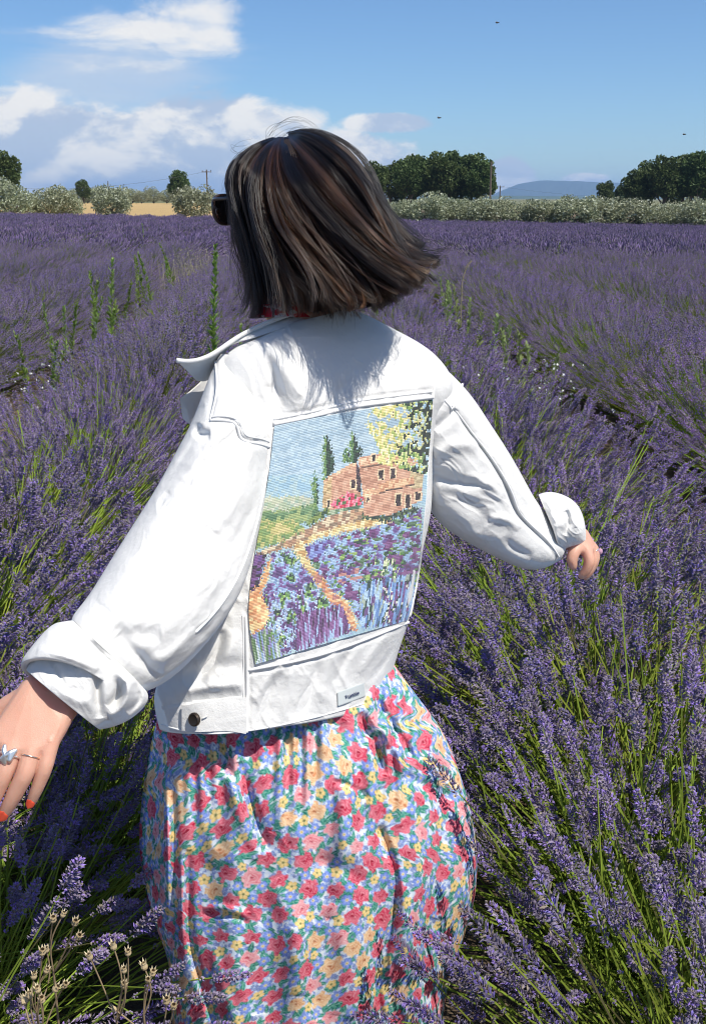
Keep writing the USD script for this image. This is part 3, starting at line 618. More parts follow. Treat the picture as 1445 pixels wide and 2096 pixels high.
rsleeve = Loft([
    ((862, 800), (884, 733), 1.640, .045, .02), ((866, 850), (924, 766), 1.655, .062, .03), ((868, 920), (966, 812), 1.680, .070, .04), ((874, 990), (1000, 862), 1.712, .074, .04),
    ((886, 1052), (1046, 934), 1.752, .078, .04), ((945, 1103), (1084, 1002), 1.796, .080, .04), ((1022, 1144), (1108, 1040), 1.836, .078, .03), ((1082, 1166), (1132, 1070), 1.862, .070, .03),
    ((1122, 1160), (1152, 1096), 1.880, .052, .02), ((1148, 1146), (1164, 1112), 1.892, .030, .01)], n=190, m=140, back=40, power=2.2, folds_=RS_F, noise=(.008, 80), fine=(.0042, 34, 40, 2.6), seed=8)
RSL = obj('sleeve', rsleeve.mesh(cap0=True, cap1=True), M_DENIM, JACKET, smooth=True)
mb = MB(); stitch([(886, 806), (905, 815), (925, 838)], 30, .0020, rsleeve); stitch([(946, 786), (940, 810), (926, 836)], 30, .0020, rsleeve); stitch([(931, 838), (972, 893), (1012, 946), (1049, 1012), (1066, 1052), (1116, 1102), (1144, 1140)], 90, .0016, rsleeve)
obj('seams', mb.get()[0], M_THREAD, RSL, smooth=True)

# ---- turned-back cuffs
LC_F = [([(150, 1290), (210, 1315), (262, 1372), (280, 1420)], 10, .010), ([(140, 1318), (190, 1335), (235, 1375)], 9, -.008), ([(215, 1345), (200, 1400), (205, 1470)], 9, -.010), ([(238, 1370), (262, 1410), (250, 1450), (225, 1470)], 10, .012), ([(250, 1395), (238, 1430), (222, 1450)], 8, -.010),
        ([(275, 1400), (285, 1430), (262, 1460)], 7, -.009), ([(110, 1400), (150, 1430), (190, 1440)], 16, .004), ([(120, 1360), (128, 1400), (150, 1420)], 7, -.003)]
lcuff = Loft([((150, 1270), (292, 1402), 1.292, .058, .04), ((116, 1278), (303, 1432), 1.276, .060, .04), ((88, 1312), (270, 1470), 1.262, .058, .04), ((66, 1345), (232, 1488), 1.250, .052, .04), ((54, 1372), (204, 1494), 1.240, .046, .035, 3)],
             n=90, m=140, back=50, power=2.0, folds_=LC_F, noise=(.008, 50), fine=(.001, 18), seed=11)
CUFF = obj('cuff', lcuff.mesh(thick=.006, cap0=True), M_DENIM, JACKET, smooth=True)
flap = Loft([((140, 1272), (262, 1385), 1.280, .064, .04), ((112, 1277), (258, 1402), 1.268, .066, .04), ((78, 1308), (246, 1420), 1.257, .066, .04, -8), ((46, 1352), (228, 1412), 1.246, .062, .035, -26), ((43, 1364), (222, 1404), 1.242, .056, .035, -30)],
            n=70, m=130, back=50, power=2.0, folds_=[([(100, 1290), (170, 1320), (225, 1372)], 10, -.006), ([(75, 1330), (140, 1345), (200, 1372)], 9, .005), ([(150, 1283), (205, 1308), (248, 1362)], 9, .007)], noise=(.012, 40), seed=12)
obj('turned_back_band', flap.mesh(thick=.006), M_DENIM, CUFF, smooth=True)
rcuff = Loft([((1140, 1104), (1102, 1012), 1.868, .046, .0), ((1141, 1120), (1122, 1007), 1.866, .056, .0), ((1147, 1124), (1150, 1012), 1.872, .060, .0), ((1164, 1121), (1182, 1034), 1.884, .056, .0), ((1184, 1117), (1197, 1072), 1.896, .045, .0), ((1199, 1112), (1200, 1100), 1.906, .020, .0)],
             n=80, m=110, back=40, power=2.0, folds_=[([(1158, 1045), (1163, 1070), (1155, 1095)], 5, -.008), ([(1145, 1020), (1165, 1040), (1180, 1080)], 6, .005)], noise=(.010, 30), fine=(.002, 14), seed=13)
obj('cuff', rcuff.mesh(cap0=True, cap1=True), M_DENIM, JACKET, smooth=True)

# ---- collar: a folded band whose left point stands out
def sheet(top, bottom, ztop, zbot, n=120, k=26, thick=.003, noise_=.004, curl=0.0, seed=1):
    a, b = dens(top, n), dens(bottom, n); za, zb = dens(np.array(ztop)[:, None], n)[:, 0], dens(np.array(zbot)[:, None], n)[:, 0]
    t = np.linspace(0, 1, k)[None, :]; px = a[:, :1] * (1 - t) + b[:, :1] * t; py = a[:, 1:] * (1 - t) + b[:, 1:] * t
    z = za[:, None] * (1 - t) + zb[:, None] * t - curl * np.sin(np.pi * t) + (meshkit.fbm(np.stack([px / 50, py / 50, 0 * px + seed], -1), 3, seed) - .5) * noise_
    F, B = W(px, py, z), W(px, py, z + thick); v = np.vstack([F.reshape(-1, 3), B.reshape(-1, 3)])
    i, j = np.meshgrid(np.arange(n - 1), np.arange(k - 1), indexing='ij'); q = np.stack([i * k + j, i * k + j + 1, (i + 1) * k + j + 1, (i + 1) * k + j], -1).reshape(-1, 4); o = n * k
    f = [q[:, [0, 1, 2]], q[:, [0, 2, 3]], q[:, [0, 2, 1]] + o, q[:, [0, 3, 2]] + o]
    edge = np.concatenate([np.arange(n) * k, (n - 1) * k + np.arange(k), (np.arange(n) * k + k - 1)[::-1], np.arange(k)[::-1]]); A, B2 = edge[:-1], edge[1:]
    f += [np.stack([A, B2, B2 + o], 1), np.stack([A, B2 + o, A + o], 1)]
    return v, np.vstack(f)
COLLAR = obj('collar', sheet([(722, 626), (660, 628), (600, 640), (535, 664), (480, 693), (430, 726), (390, 737), (360, 735)], [(722, 640), (668, 648), (610, 662), (560, 678), (510, 694), (466, 716), (430, 775), (402, 779)],
      [1.590, 1.540, 1.512, 1.490, 1.470, 1.452, 1.440, 1.432], [1.575, 1.505, 1.482, 1.470, 1.462, 1.470, 1.520, 1.500], curl=.004), M_DENIM, JACKET, smooth=True)
v, f = tube(W(*(lambda p: (p[:, 0], p[:, 1], np.interp(np.linspace(0, 1, 80), np.linspace(0, 1, 8), [1.588, 1.537, 1.509, 1.487, 1.467, 1.449, 1.437, 1.430])))(dens([(722, 627), (660, 629), (600, 641), (535, 665), (480, 694), (430, 727), (390, 739), (361, 737)], 80))), .0032, 8)
obj('rolled_edge', (v, f), M_DENIM, COLLAR, smooth=True)
obj('lapel', sheet([(440, 735), (420, 770), (385, 803), (368, 815)], [(450, 800), (420, 850), (395, 870), (374, 856)], [1.54, 1.53, 1.51, 1.50], [1.56, 1.56, 1.55, 1.54], n=50, thick=.004), M_DENIM, JACKET, smooth=True)

# ---- needlepoint panel on the back: rows of stitches, the picture worked stitch by stitch
def panel():
    NR, NC = 150, 168
    rs = np.random.default_rng(21)
    left = dens([(562, 872), (549, 980), (530, 1090), (514, 1190), (510, 1270), (523, 1361)], NR + 1); right = dens([(886, 818), (880, 930), (869, 1050), (858, 1150), (846, 1225), (834, 1270)], NR + 1)
    t = np.linspace(0, 1, NC + 1)[None, :]
    sag = np.sin(np.pi * t)
    gx = left[:, :1] * (1 - t) + right[:, :1] * t; gy = left[:, 1:] * (1 - t) + right[:, 1:] * t + (lambda v: v * -4)(np.linspace(1, 0.2, NR + 1)[:, None]) * sag
    from scipy.ndimage import gaussian_filter
    gz = gaussian_filter(torso.depth(gx, gy, .0030), 3.5, mode='nearest')
    # picture coordinates: those of a close view of the panel, 1445 x 1970
    cx, cy = (gx[:-1, :-1] + gx[1:, 1:]) / 2, (gy[:-1, :-1] + gy[1:, 1:]) / 2
    X, Y = (cx - 480) * 3.284, (cy - 780) * 3.284
    jx = X + rs.normal(0, 7, X.shape); jy = Y + rs.normal(0, 7, X.shape)
    C = np.zeros(X.shape + (3,)); hx = lambda h: np.array([((int(h[i:i + 2], 16) / 255 + .055) / 1.055) ** 2.4 for i in (0, 2, 4)])
    row = rs.normal(0, 1, (NR, 1)); cell = rs.uniform(0, 1, (NR // 2 + 1, NC // 2 + 1)).repeat(2, 0).repeat(2, 1)[:NR, :NC]; wide = rs.uniform(0, 1, (NR // 2 + 1, NC // 4 + 1)).repeat(4, 1).repeat(2, 0)[:NR][:, :NC]; tall = rs.uniform(0, 1, (NR // 7 + 1, NC // 2 + 1)).repeat(7, 0).repeat(2, 1)[:, :NC]; tall = np.stack([np.roll(tall[:, j], rs.integers(0, 9)) for j in range(NC)], 1)[:NR][:NR]
    nz = lambda s, k, ax=1.0: meshkit.fbm(np.stack([X / s, Y / (s * ax), np.full(X.shape, k * 5.1)], -1), 3, k)
    def put(mask, cols, pick=cell):
        cc = np.array([hx(c) for c in cols]); idx = np.clip((pick * len(cc)).astype(int), 0, len(cc) - 1); C[mask] = cc[idx][mask]
    def poly(pts, x=jx, y=jy):
        inside = np.zeros(x.shape, bool); p = np.array(pts, float); j = len(p) - 1
        for i in range(len(p)):
            c = ((p[i, 1] > y) != (p[j, 1] > y)) & (x < (p[j, 0] - p[i, 0]) * (y - p[i, 1]) / (p[j, 1] - p[i, 1] + 1e-9) + p[i, 0]); inside ^= c; j = i
        return inside
    full = np.ones(X.shape, bool)
    put(full, ['a9bfcb', 'b3c7d1', 'a0b8c7', 'bacdd6'], (row * 0.12 + 0.5 + 0.25 * (wide - .5)) % 1 * np.ones_like(X))
    lowsky = Y > 640 - (X - 200) * .05; put(lowsky, ['a3bfcb', '98b8c9', 'adc4c8'], wide)
    put(poly([(100, 790), (420, 770), (560, 790), (560, 900), (100, 900)]), ['bcc0a6', 'a9b79a', 'c6c8b4', '9fb3a0'], wide)
    put(poly([(100, 870), (330, 870), (560, 820), (560, 960), (400, 960), (100, 1000)]), ['6f9068', '557a58', '88a070', '9fae74'], wide)
    put(poly([(80, 940), (420, 930), (480, 1000), (330, 1080), (80, 1150)]), ['8da061', 'a8b06c', '7d9a63', 'bdb97b', '6c8c5c'], wide)
    put(poly([(220, 960), (420, 950), (400, 1010), (250, 1040)]), ['d2c389', 'c3b97a', '9aa863'], wide)
    # hill road and terrace
    put(poly([(100, 1180), (300, 1090), (520, 980), (640, 900), (860, 850), (870, 940), (640, 1000), (430, 1100), (260, 1150), (100, 1190)]), ['c9ab86', 'b58c70', 'd9c8a8', 'a2806a', '8d7a66'], wide)
    put(poly([(380, 1120), (560, 1020), (870, 930), (1060, 915), (1060, 950), (820, 1000), (560, 1060), (470, 1110), (520, 1240), (640, 1400), (760, 1480), (830, 1640), (640, 1660), (560, 1400), (440, 1230)]), ['e3d39c', 'd8bd84', 'efe2b4', 'c79f6a'], wide)
    put(poly([(560, 1260), (640, 1400), (760, 1500), (830, 1680), (700, 1690), (600, 1480), (540, 1330)]), ['dfa074', 'e2b487', 'cd8a63', 'e6c79b', 'b97f77'], wide)
    # lavender hill, right
    fieldR = poly([(470, 1110), (700, 1040), (1000, 960), (1260, 860), (1220, 1660), (860, 1640), (760, 1480), (640, 1390), (520, 1230)])
    k = nz(60, 3, .55); put(fieldR, ['6a5490', '7f6e9e', '86649a', '8c9cc4', '8fb0d4', 'a2bfdc', 'b4cce2', '9cb9d8', '7f93bc', '8aa884', '5c7a5c'], np.clip((k - .5) * 3.2 + .5 + .45 * (wide - .5), 0, .999))
    put(fieldR & (nz(45, 6, .6) > .575), ['3d5a4a', '5f8d4e', '9db86a', '2e4440'], wide)
    put(fieldR & (nz(55, 8, .5) > .58), ['74457a', '5c3a66', '8a5c8c'], wide)
    put(poly([(650, 1290), (850, 1240), (860, 1330), (700, 1370)]) & (wide > .45), ['e9dfc4', '8e5c7c', 'c58f86', '6d4b86'], wide)
    put(poly([(480, 1110), (640, 1060), (600, 1180), (500, 1200)]), ['6a4f8e', '7d86c4', '5a4a86', '93a6d6'], wide)
    # lavender, left rows
    fieldL = poly([(240, 1160), (400, 1150), (480, 1260), (560, 1380), (640, 1480), (760, 1620), (700, 1700), (420, 1800), (130, 1910), (110, 1700), (220, 1600), (190, 1440), (250, 1300)])
    k = nz(48, 12, .9); put(fieldL, ['5b4678', '7b5490', '8a6ea4', '8c9cc8', '93b4d8', 'aac6de', 'b9d0e2', '7f9cc4', '6f8f74'], np.clip((k - .5) * 3.2 + .5 + .45 * (wide - .5), 0, .999))
    put(fieldL & (Y > 1400) & (tall > .70), ['8f6a9c', '7b4f86', '5d3c6c', 'b7cbe6', 'dfe3d0', '46604a'], nz(20, 15))
    put(fieldL & (nz(36, 17, 1.6) > .58), ['3f5c4c', '6f9a56', '9cb86c', '2b403c'], cell)
    put(poly([(80, 1170), (215, 1160), (200, 1250), (150, 1420), (80, 1440)]), ['5c3a66', '7b5490', '33303e', '6a4f8e'], wide)
    put(poly([(80, 1440), (160, 1380), (230, 1200), (250, 1190), (230, 1320), (180, 1430), (240, 1560), (215, 1640), (120, 1720), (60, 1600)]), ['dfb184', 'e6c48d', 'cf8f62', 'd9a070', 'efd9a4'], wide)
    put(poly([(100, 1720), (220, 1660), (300, 1780), (330, 1860), (120, 1940)]), ['8fa9ce', 'a7b9a0', '6d8a5e', 'c6d2d8', '5a7a56', '8c86b4'], tall)
    put(poly([(430, 1560), (720, 1500), (790, 1680), (500, 1800), (400, 1820)]) , ['7b4f86', '6a4478', '9a7cae', '4a3554', 'a7c0de', '8b5f92'], tall)
    put(poly([(830, 1380), (960, 1330), (1220, 1300), (1190, 1650), (850, 1660)]), ['86a8d8', '9cc0e6', '6a8fc4', 'b4cfe6', '54749e', '6b4f82', '2f4a48', 'a9b7a8'], tall)
    put(poly([(1000, 1380), (1190, 1330), (1180, 1640), (1010, 1620)]) & (tall > .55), ['6e3f72', '7a5690', '223a3a', 'dfe0cc'], cell)
    put(poly([(930, 1180), (1090, 1190), (1110, 1330), (950, 1300)]) & (tall > .6), ['d9dfb6', '2f4f3c', '86a866'], cell)
    # hedge below the house
    put(poly([(860, 880), (1010, 900), (1230, 840), (1235, 880), (1030, 940), (860, 930)]), ['2c3f38', '3e5444', '1f2c30', '566a48'], cell)
    # houses
    brick = ['c99a80', 'be8c74', 'd4aa90', 'b08069', 'cfa287']
    put(poly([(600, 680), (650, 640), (800, 550), (820, 545), (850, 740), (850, 850), (640, 870), (590, 850)], X, Y), brick, wide)
    put(poly([(600, 660), (655, 655), (650, 850), (590, 850)], X, Y), ['c9a981', 'b99a70', 'd6bd92', 'a98f68'], wide)
    put(poly([(600, 660), (790, 550), (815, 540), (815, 565), (650, 655), (600, 690)], X, Y), ['e3c7a3', 'd2a888', 'b98f70'], wide)
    put(poly([(818, 555), (850, 590), (850, 745), (820, 740)], X, Y), ['3a3038', '57404a', '2a2530'], cell)
    put(poly([(830, 520), (940, 490), (1010, 485), (1190, 520), (1270, 560), (1260, 800), (1050, 900), (870, 910), (860, 740)], X, Y), brick, wide)
    put(poly([(828, 520), (1090, 485), (1100, 540), (850, 580)], X, Y), ['e8c9a8', 'd9ae8e', 'c89276', 'dcb996'], cell)
    put(poly([(850, 572), (1100, 535), (1100, 545), (850, 585)], X, Y), ['5c4a44', '7a5a4c'], cell)
    put(poly([(1180, 560), (1265, 600), (1265, 720), (1180, 720)], X, Y), ['c7b38a', 'd7c69e', 'b19c78'], wide)
    put(poly([(965, 690), (1205, 640), (1210, 690), (975, 750)], X, Y), ['e2bd95', 'd3a27c', 'c38c6c'], cell)
    put(poly([(975, 745), (1210, 690), (1210, 700), (975, 756)], X, Y), ['4a3c3a', '6b4f46'], cell)
    put(poly([(860, 730), (975, 722), (975, 765), (862, 775)], X, Y), ['e2bd95', 'cfa280', 'efd6b0'], cell)
    for a, b, c, d in [(970, 600, 1000, 660), (1050, 585, 1080, 650), (785, 670, 812, 720), (1085, 760, 1118, 835), (890, 785, 906, 808), (1215, 750, 1250, 800), (625, 800, 640, 850), (925, 500, 945, 540), (1150, 770, 1180, 850)]:
        put(poly([(a - 9, b - 9), (c + 9, b - 12), (c + 9, d + 6), (a - 9, d + 9)], X, Y), ['e6cba6'])
        put(poly([(a, b), (c, b - 3), (c, d), (a, d + 3)], X, Y), ['2a2226', '43333a'])
    put(poly([(650, 820), (760, 750), (860, 780), (850, 840), (760, 860), (660, 860)]), ['d0405c', 'e0708a', '4f7048', 'b83050', 'e89aa8'], cell)
    put(poly([(590, 880), (850, 830), (850, 850), (620, 905)], X, Y), ['4b6a56', '6d8a6c', 'a9b79a'], wide)
    # cypresses
    for pts, lit in (([(605, 360), (640, 400), (672, 540), (660, 620), (600, 670), (590, 520)], 618), ([(785, 330), (830, 420), (830, 540), (770, 550), (775, 440)], 800), ([(735, 450), (765, 460), (770, 545), (730, 550)], 760), ([(835, 440), (860, 450), (858, 510), (835, 510)], 830), ([(540, 600), (562, 700), (560, 850), (530, 870), (523, 700)], 552)):
        m = poly(pts); put(m & (X < lit), ['5c8050', '7d9a5c', '49704a'], cell); put(m & (X >= lit), ['1f3a30', '2c4a38', '18282a'], cell)
    put(poly([(480, 960), (560, 880), (640, 850), (640, 890), (500, 980)]), ['4d6640', '35503a', '7f9050'], cell)
    # leafy branch, top right
    tree = (jx > 930 + 40 * np.sin(Y / 60)) & (Y < 560 + (X - 1000) * .25) & (jx - 900 > (Y - 480) * .9); g = nz(26, 31); g2 = nz(60, 33)
    put(tree & (g > .40), ['e9dc9c', 'd8cf86', 'f0e7b8', 'c9c476', 'a9b868'], cell)
    put(tree & (jx > 1080) & (g2 + (X - 1200) / 900 > .52), ['8fae5e', '5f7f48', 'c2cc7c', '2f4638', 'dfe0a4'], cell)
    put(tree & (jx > 1020) & (g + (X - 1180) / 700 > .60), ['1c2c2a', '22362e', '2d3a30', '16201f'], cell)
    put(tree & (jx > 1180) & (nz(18, 37) > .60), ['cfe2ee', 'a7c9dd', 'dfe3a0'], cell)
    # geometry: every stitch a little ridge of wool
    a0, a1 = gz[:-1], gz[1:]
    q0x, q1x, q0y, q1y = gx[:-1], gx[1:], gy[:-1], gy[1:]
    mx, my, mz = (q0x + q1x) / 2, (q0y + q1y) / 2, (a0 + a1) / 2 - .0003 - rs.uniform(0, .0002, (NR, 1))
    top, midl, bot = W(q0x, q0y, a0), W(mx, my, mz), W(q1x, q1y, a1)
    V = np.stack([top[:, :-1], top[:, 1:], midl[:, :-1], midl[:, 1:], bot[:, :-1], bot[:, 1:]], 2)
    F = np.array([[0, 2, 3], [0, 3, 1], [2, 4, 5], [2, 5, 3]]); n = NR * NC
    c = np.clip(C * (1 + rs.normal(0, .05, X.shape)[..., None]) * 0.80 + np.array([.05, .05, .048]), 0, .78).reshape(-1, 3)
    p = obj('embroidered_panel', (V.reshape(-1, 3), (F[None] + 6 * np.arange(n)[:, None, None]).reshape(-1, 3)), M_WOOL, JACKET, tint=np.repeat(c, 6, 0))
    tag(p, 'needlepoint picture of a stone farmhouse, cypresses and lavender')
M_WOOL = tinted('wool_stitches', rough=0.9, spec=0.1, sheen=0.1)
panel()

# ---- waist tab, button, woven label
TAB = obj('waist_tab', sheet([(372, 1446), (410, 1438), (460, 1430), (506, 1428)], [(372, 1496), (410, 1499), (460, 1497), (504, 1503)], list(torso.depth([372, 410, 460, 506], [1446, 1438, 1430, 1428], .005)), list(torso.depth([372, 410, 460, 504], [1494, 1496, 1495, 1498], .005)), n=60, k=16, thick=.003, noise_=.003), M_DENIM, JACKET, smooth=30)
def disc(px, py, z, r, h, name, m, parent):
    c = W(px, py, z); nrm = -FWD * .8 + RIGHT * -.45; nrm /= np.linalg.norm(nrm)
    prof = np.array([[0, h], [r * .55, h * .9], [r * .8, h * 1.15], [r, h * .7], [r, 0], [0, 0]]); d = trimesh.creation.revolve(prof, sections=28)
    d.apply_transform(trimesh.geometry.align_vectors([0, 0, 1], nrm)); d.apply_translation(c); return obj(name, d, m, parent, smooth=35)
disc(399, 1473, float(torso.depth(399, 1473, .0085)), .0093, .004, 'button', plain('dark_bronze', (.06, .045, .035), .38, metallic=.7), JACKET)
mb = MB(); v, f = tube(W(np.array([415, 424]), np.array([1471, 1466]), torso.depth(np.array([415, 424]), np.array([1471, 1466]), .0068)), .0012, 6); obj('buttonhole', (v, f), M_THREAD, TAB, smooth=True)
LAB = obj('woven_label', sheet([(691, 1417), (718, 1408), (745, 1398)], [(692, 1446), (720, 1436), (748, 1425)], list(torso.depth([691, 718, 745], [1417, 1408, 1398], .003)), list(torso.depth([692, 720, 748], [1446, 1436, 1425], .003)), n=30, k=12, thick=.0008, noise_=.001), plain('label_cloth', (.55, .585, .575), .8, spec=.1), JACKET, smooth=True)
txt = meshkit.text_mesh('Frankie', 0.0085, .0006, bold=True); tv = np.array(txt.vertices); wd = tv[:, 0].max()
zc = float(torso.depth(720, 1420, .0045)); s_ = 30.0 / wd; ang = math.radians(-19.5)
lx, ly = (tv[:, 0] - wd / 2) * s_, -(tv[:, 1] - .004) * s_
qx, qy = 721 + lx * math.cos(ang) - ly * math.sin(ang), 1423 + lx * math.sin(ang) + ly * math.cos(ang)
obj('lettering', (W(qx, qy, torso.depth(qx, qy, .0042) - tv[:, 2]), np.array(txt.faces)), plain('navy_thread', (.025, .04, .12), .8), LAB)
# ---- skirt: printed with roses, yellow and blue flowers and leaves
def print_tile(N=560, seed=4):
    """One repeat of the print, 0.38 m square, as linear colours."""
    r = np.random.default_rng(seed); T = np.empty((N, N, 3)); mm = N / 380.0
    yy, xx = np.mgrid[0:N, 0:N]
    ang = 2 * np.pi / N
    wob = (np.sin(xx * ang * 9 + 3 * np.sin(yy * ang * 7)) * np.cos(yy * ang * 11 + 2 * np.sin(xx * ang * 8)))[..., None]
    T[:] = np.array([0.66, 0.72, 0.76]) + wob * np.array([-.10, -.06, 0.0])
    def patch(cx, cy, R):
        h = int(R * mm * 1.35) + 2; iy = (np.arange(-h, h + 1) + int(cy)) % N; ix = (np.arange(-h, h + 1) + int(cx)) % N
        Y, X = np.mgrid[-h:h + 1, -h:h + 1].astype(float); X /= R * mm; Y /= R * mm
        return np.ix_(iy, ix), X, Y, np.hypot(X, Y), np.arctan2(Y, X)
    def lay(sl, mask, col):
        t = T[sl]; m = np.clip(mask, 0, 1)[..., None]; T[sl] = t * (1 - m) + col * m
    soft = lambda d, w: np.clip(d / w + 0.5, 0, 1)
    def leaf(cx, cy, R, a):
        sl, X, Y, _, _ = patch(cx, cy, R); u = X * math.cos(a) + Y * math.sin(a); v = -X * math.sin(a) + Y * math.cos(a)
        w = 0.42 * np.sqrt(np.clip(1 - u * u, 0, 1)) * (1 - .25 * u); inside = soft(w - np.abs(v), .12) * (np.abs(u) < 1)
        c = np.array([.018, .170, .125]) * r.uniform(.8, 1.4); l = np.array([.14, .44, .33]); k = soft(np.sin((u * 4 + np.abs(v) * 5) * 2.2) - .2, .6)[..., None]
        col = c * (1 - .55 * k) + l * .55 * k; col = np.where((np.abs(v) < .05)[..., None], np.array([.25, .50, .40]), col); lay(sl, inside, col)
    def floret(cx, cy, R, c0, c1, cc, petals, ph):
        sl, X, Y, rr, th = patch(cx, cy, R); b = .62 + .38 * np.abs(np.cos((th - ph) * petals / 2)) ** .7
        k = np.clip(rr / b, 0, 1)[..., None]; line = soft(.06 - np.abs(np.sin((th - ph) * petals / 2)) * rr, .12)[..., None] * 0
        col = c1 * (1 - k) + c0 * k; groove = (np.abs(np.cos((th - ph) * petals / 2)) < .22)[..., None] * (rr > .3)[..., None]
        col = np.where(groove, col * .62, col); lay(sl, soft(b - rr, .12), col)
        if cc is not None: lay(sl, soft(.26 - rr, .1), cc); lay(sl, soft(.11 - rr, .08), cc * .35)
    def hydrangea(cx, cy, R):
        for _ in range(11):
            a, q = r.uniform(0, 6.28), R * r.uniform(0, 1) ** .5 * mm; c = [np.array([.15, .24, .55]), np.array([.30, .42, .72]), np.array([.56, .66, .80]), np.array([.10, .16, .40])][r.integers(0, 4)]
            floret(cx + q * math.cos(a), cy + q * math.sin(a), r.uniform(2.6, 4.2), c, c * .6 + .3, None, 4, r.uniform(0, 6))
    def rose(cx, cy, R, kind, ph):
        sl, X, Y, rr, th = patch(cx, cy, R); wx = .10 * np.sin(7 * Y + ph) + .06 * np.sin(13 * X + 5 * Y); wy = .10 * np.sin(6 * X - ph) + .06 * np.sin(12 * Y - 4 * X); X, Y = X + wx, (Y + wy) * r.uniform(1, 1.25); rr, th = np.hypot(X, Y), np.arctan2(Y, X); b = .90 + .10 * np.cos(5 * (th - ph)) + .04 * np.cos(11 * th + ph)
        deep, mid, light = {0: ([.42, .016, .05], [.64, .065, .125], [.80, .33, .38]), 1: ([.56, .09, .13], [.78, .30, .33], [.84, .60, .58]), 2: ([.52, .20, .09], [.78, .50, .26], [.85, .70, .46])}[kind]
        deep, mid, light = map(np.array, (deep, mid, light))
        ox, oy = X - .12 * math.cos(ph), Y + .12 * math.sin(ph); r2, t2 = np.hypot(ox, oy), np.arctan2(oy, ox)
        sp = np.mod(r2 * 3.6 + t2 / (2 * np.pi) * 1.0 + .22 * np.sin(3 * t2 + ph) * np.clip(r2 * 2, 0, 1), 1.0)
        pet = soft(sp - .58, .30)[..., None]; rim = soft(.10 - np.abs(sp - .95), .06)[..., None]; g = np.clip((rr - .15) / .8, 0, 1)[..., None]
        col = deep * (1 - g) + mid * g; col = col * (1 - .65 * pet) + light * .65 * pet; col = col * (1 - .5 * rim) + deep * .5 * rim; sh = (.5 + .5 * np.cos(th - ph * 2.1))[..., None] * .30; col = col * (1 - sh) + light * sh
        col = np.where((r2 < .16)[..., None], deep * .7, col); cut = (np.abs(np.sin(2.5 * (th - ph))) < .09)[..., None] & (rr > .58)[..., None]; col = np.where(cut, deep, col); lay(sl, soft(b - rr, .09), col)
    def spread(n, dmin, taken, tries=4000):
        out = []
        for _ in range(tries):
            p = r.uniform(0, N, 2); ok = True
            for q, d in taken + [(o, dmin) for o in out]:
                e = np.abs(p - q); e = np.minimum(e, N - e)
                if np.hypot(*e) < max(d, dmin) * .5 * mm + dmin * .5 * mm: ok = False; break
            if ok: out.append(p)
            if len(out) >= n: break
        return out
    big = spread(60, 40, [], 9000); tk = [(p, 33) for p in big]
    yel = spread(36, 21, tk, 9000); tk += [(p, 19) for p in yel]
    blu = spread(50, 20, tk, 9000); tk += [(p, 17) for p in blu]
    for p in spread(900, 11, [], 6000): hydrangea(p[0], p[1], 6.5)
    for p in big:
        for k in range(5): a = r.uniform(0, 6.28); leaf(p[0] + 21 * mm * math.cos(a), p[1] + 21 * mm * math.sin(a), r.uniform(8, 13), a + r.normal(0, .8))
    for p in yel + blu:
        for k in range(3): a = r.uniform(0, 6.28); leaf(p[0] + 12 * mm * math.cos(a), p[1] + 12 * mm * math.sin(a), r.uniform(6, 9.5), a + r.normal(0, .5))
    for p in spread(120, 24, tk): leaf(p[0], p[1], r.uniform(6, 9), r.uniform(0, 6.28))
    for p in blu: floret(p[0], p[1], r.uniform(9, 12), np.array([.13, .22, .62]), np.array([.40, .48, .80]), np.array([.80, .66, .28]), 6, r.uniform(0, 6))
    for p in yel: floret(p[0], p[1], r.uniform(8.5, 12), np.array([.78, .52, .17]), np.array([.84, .70, .36]), np.array([.28, .30, .12]), 5, r.uniform(0, 6))
    for i, p in enumerate(big):
        kind = [0, 0, 1, 0, 0, 2][i % 6]
        if kind < 2 and r.uniform() < .3: q = p + r.uniform(-1, 1, 2) * 13 * mm; rose(q[0], q[1], r.uniform(9, 11), 1, r.uniform(0, 6))
        rose(p[0], p[1], r.uniform(17, 23), kind, r.uniform(0, 6))
    return np.clip(T, .01, .84)
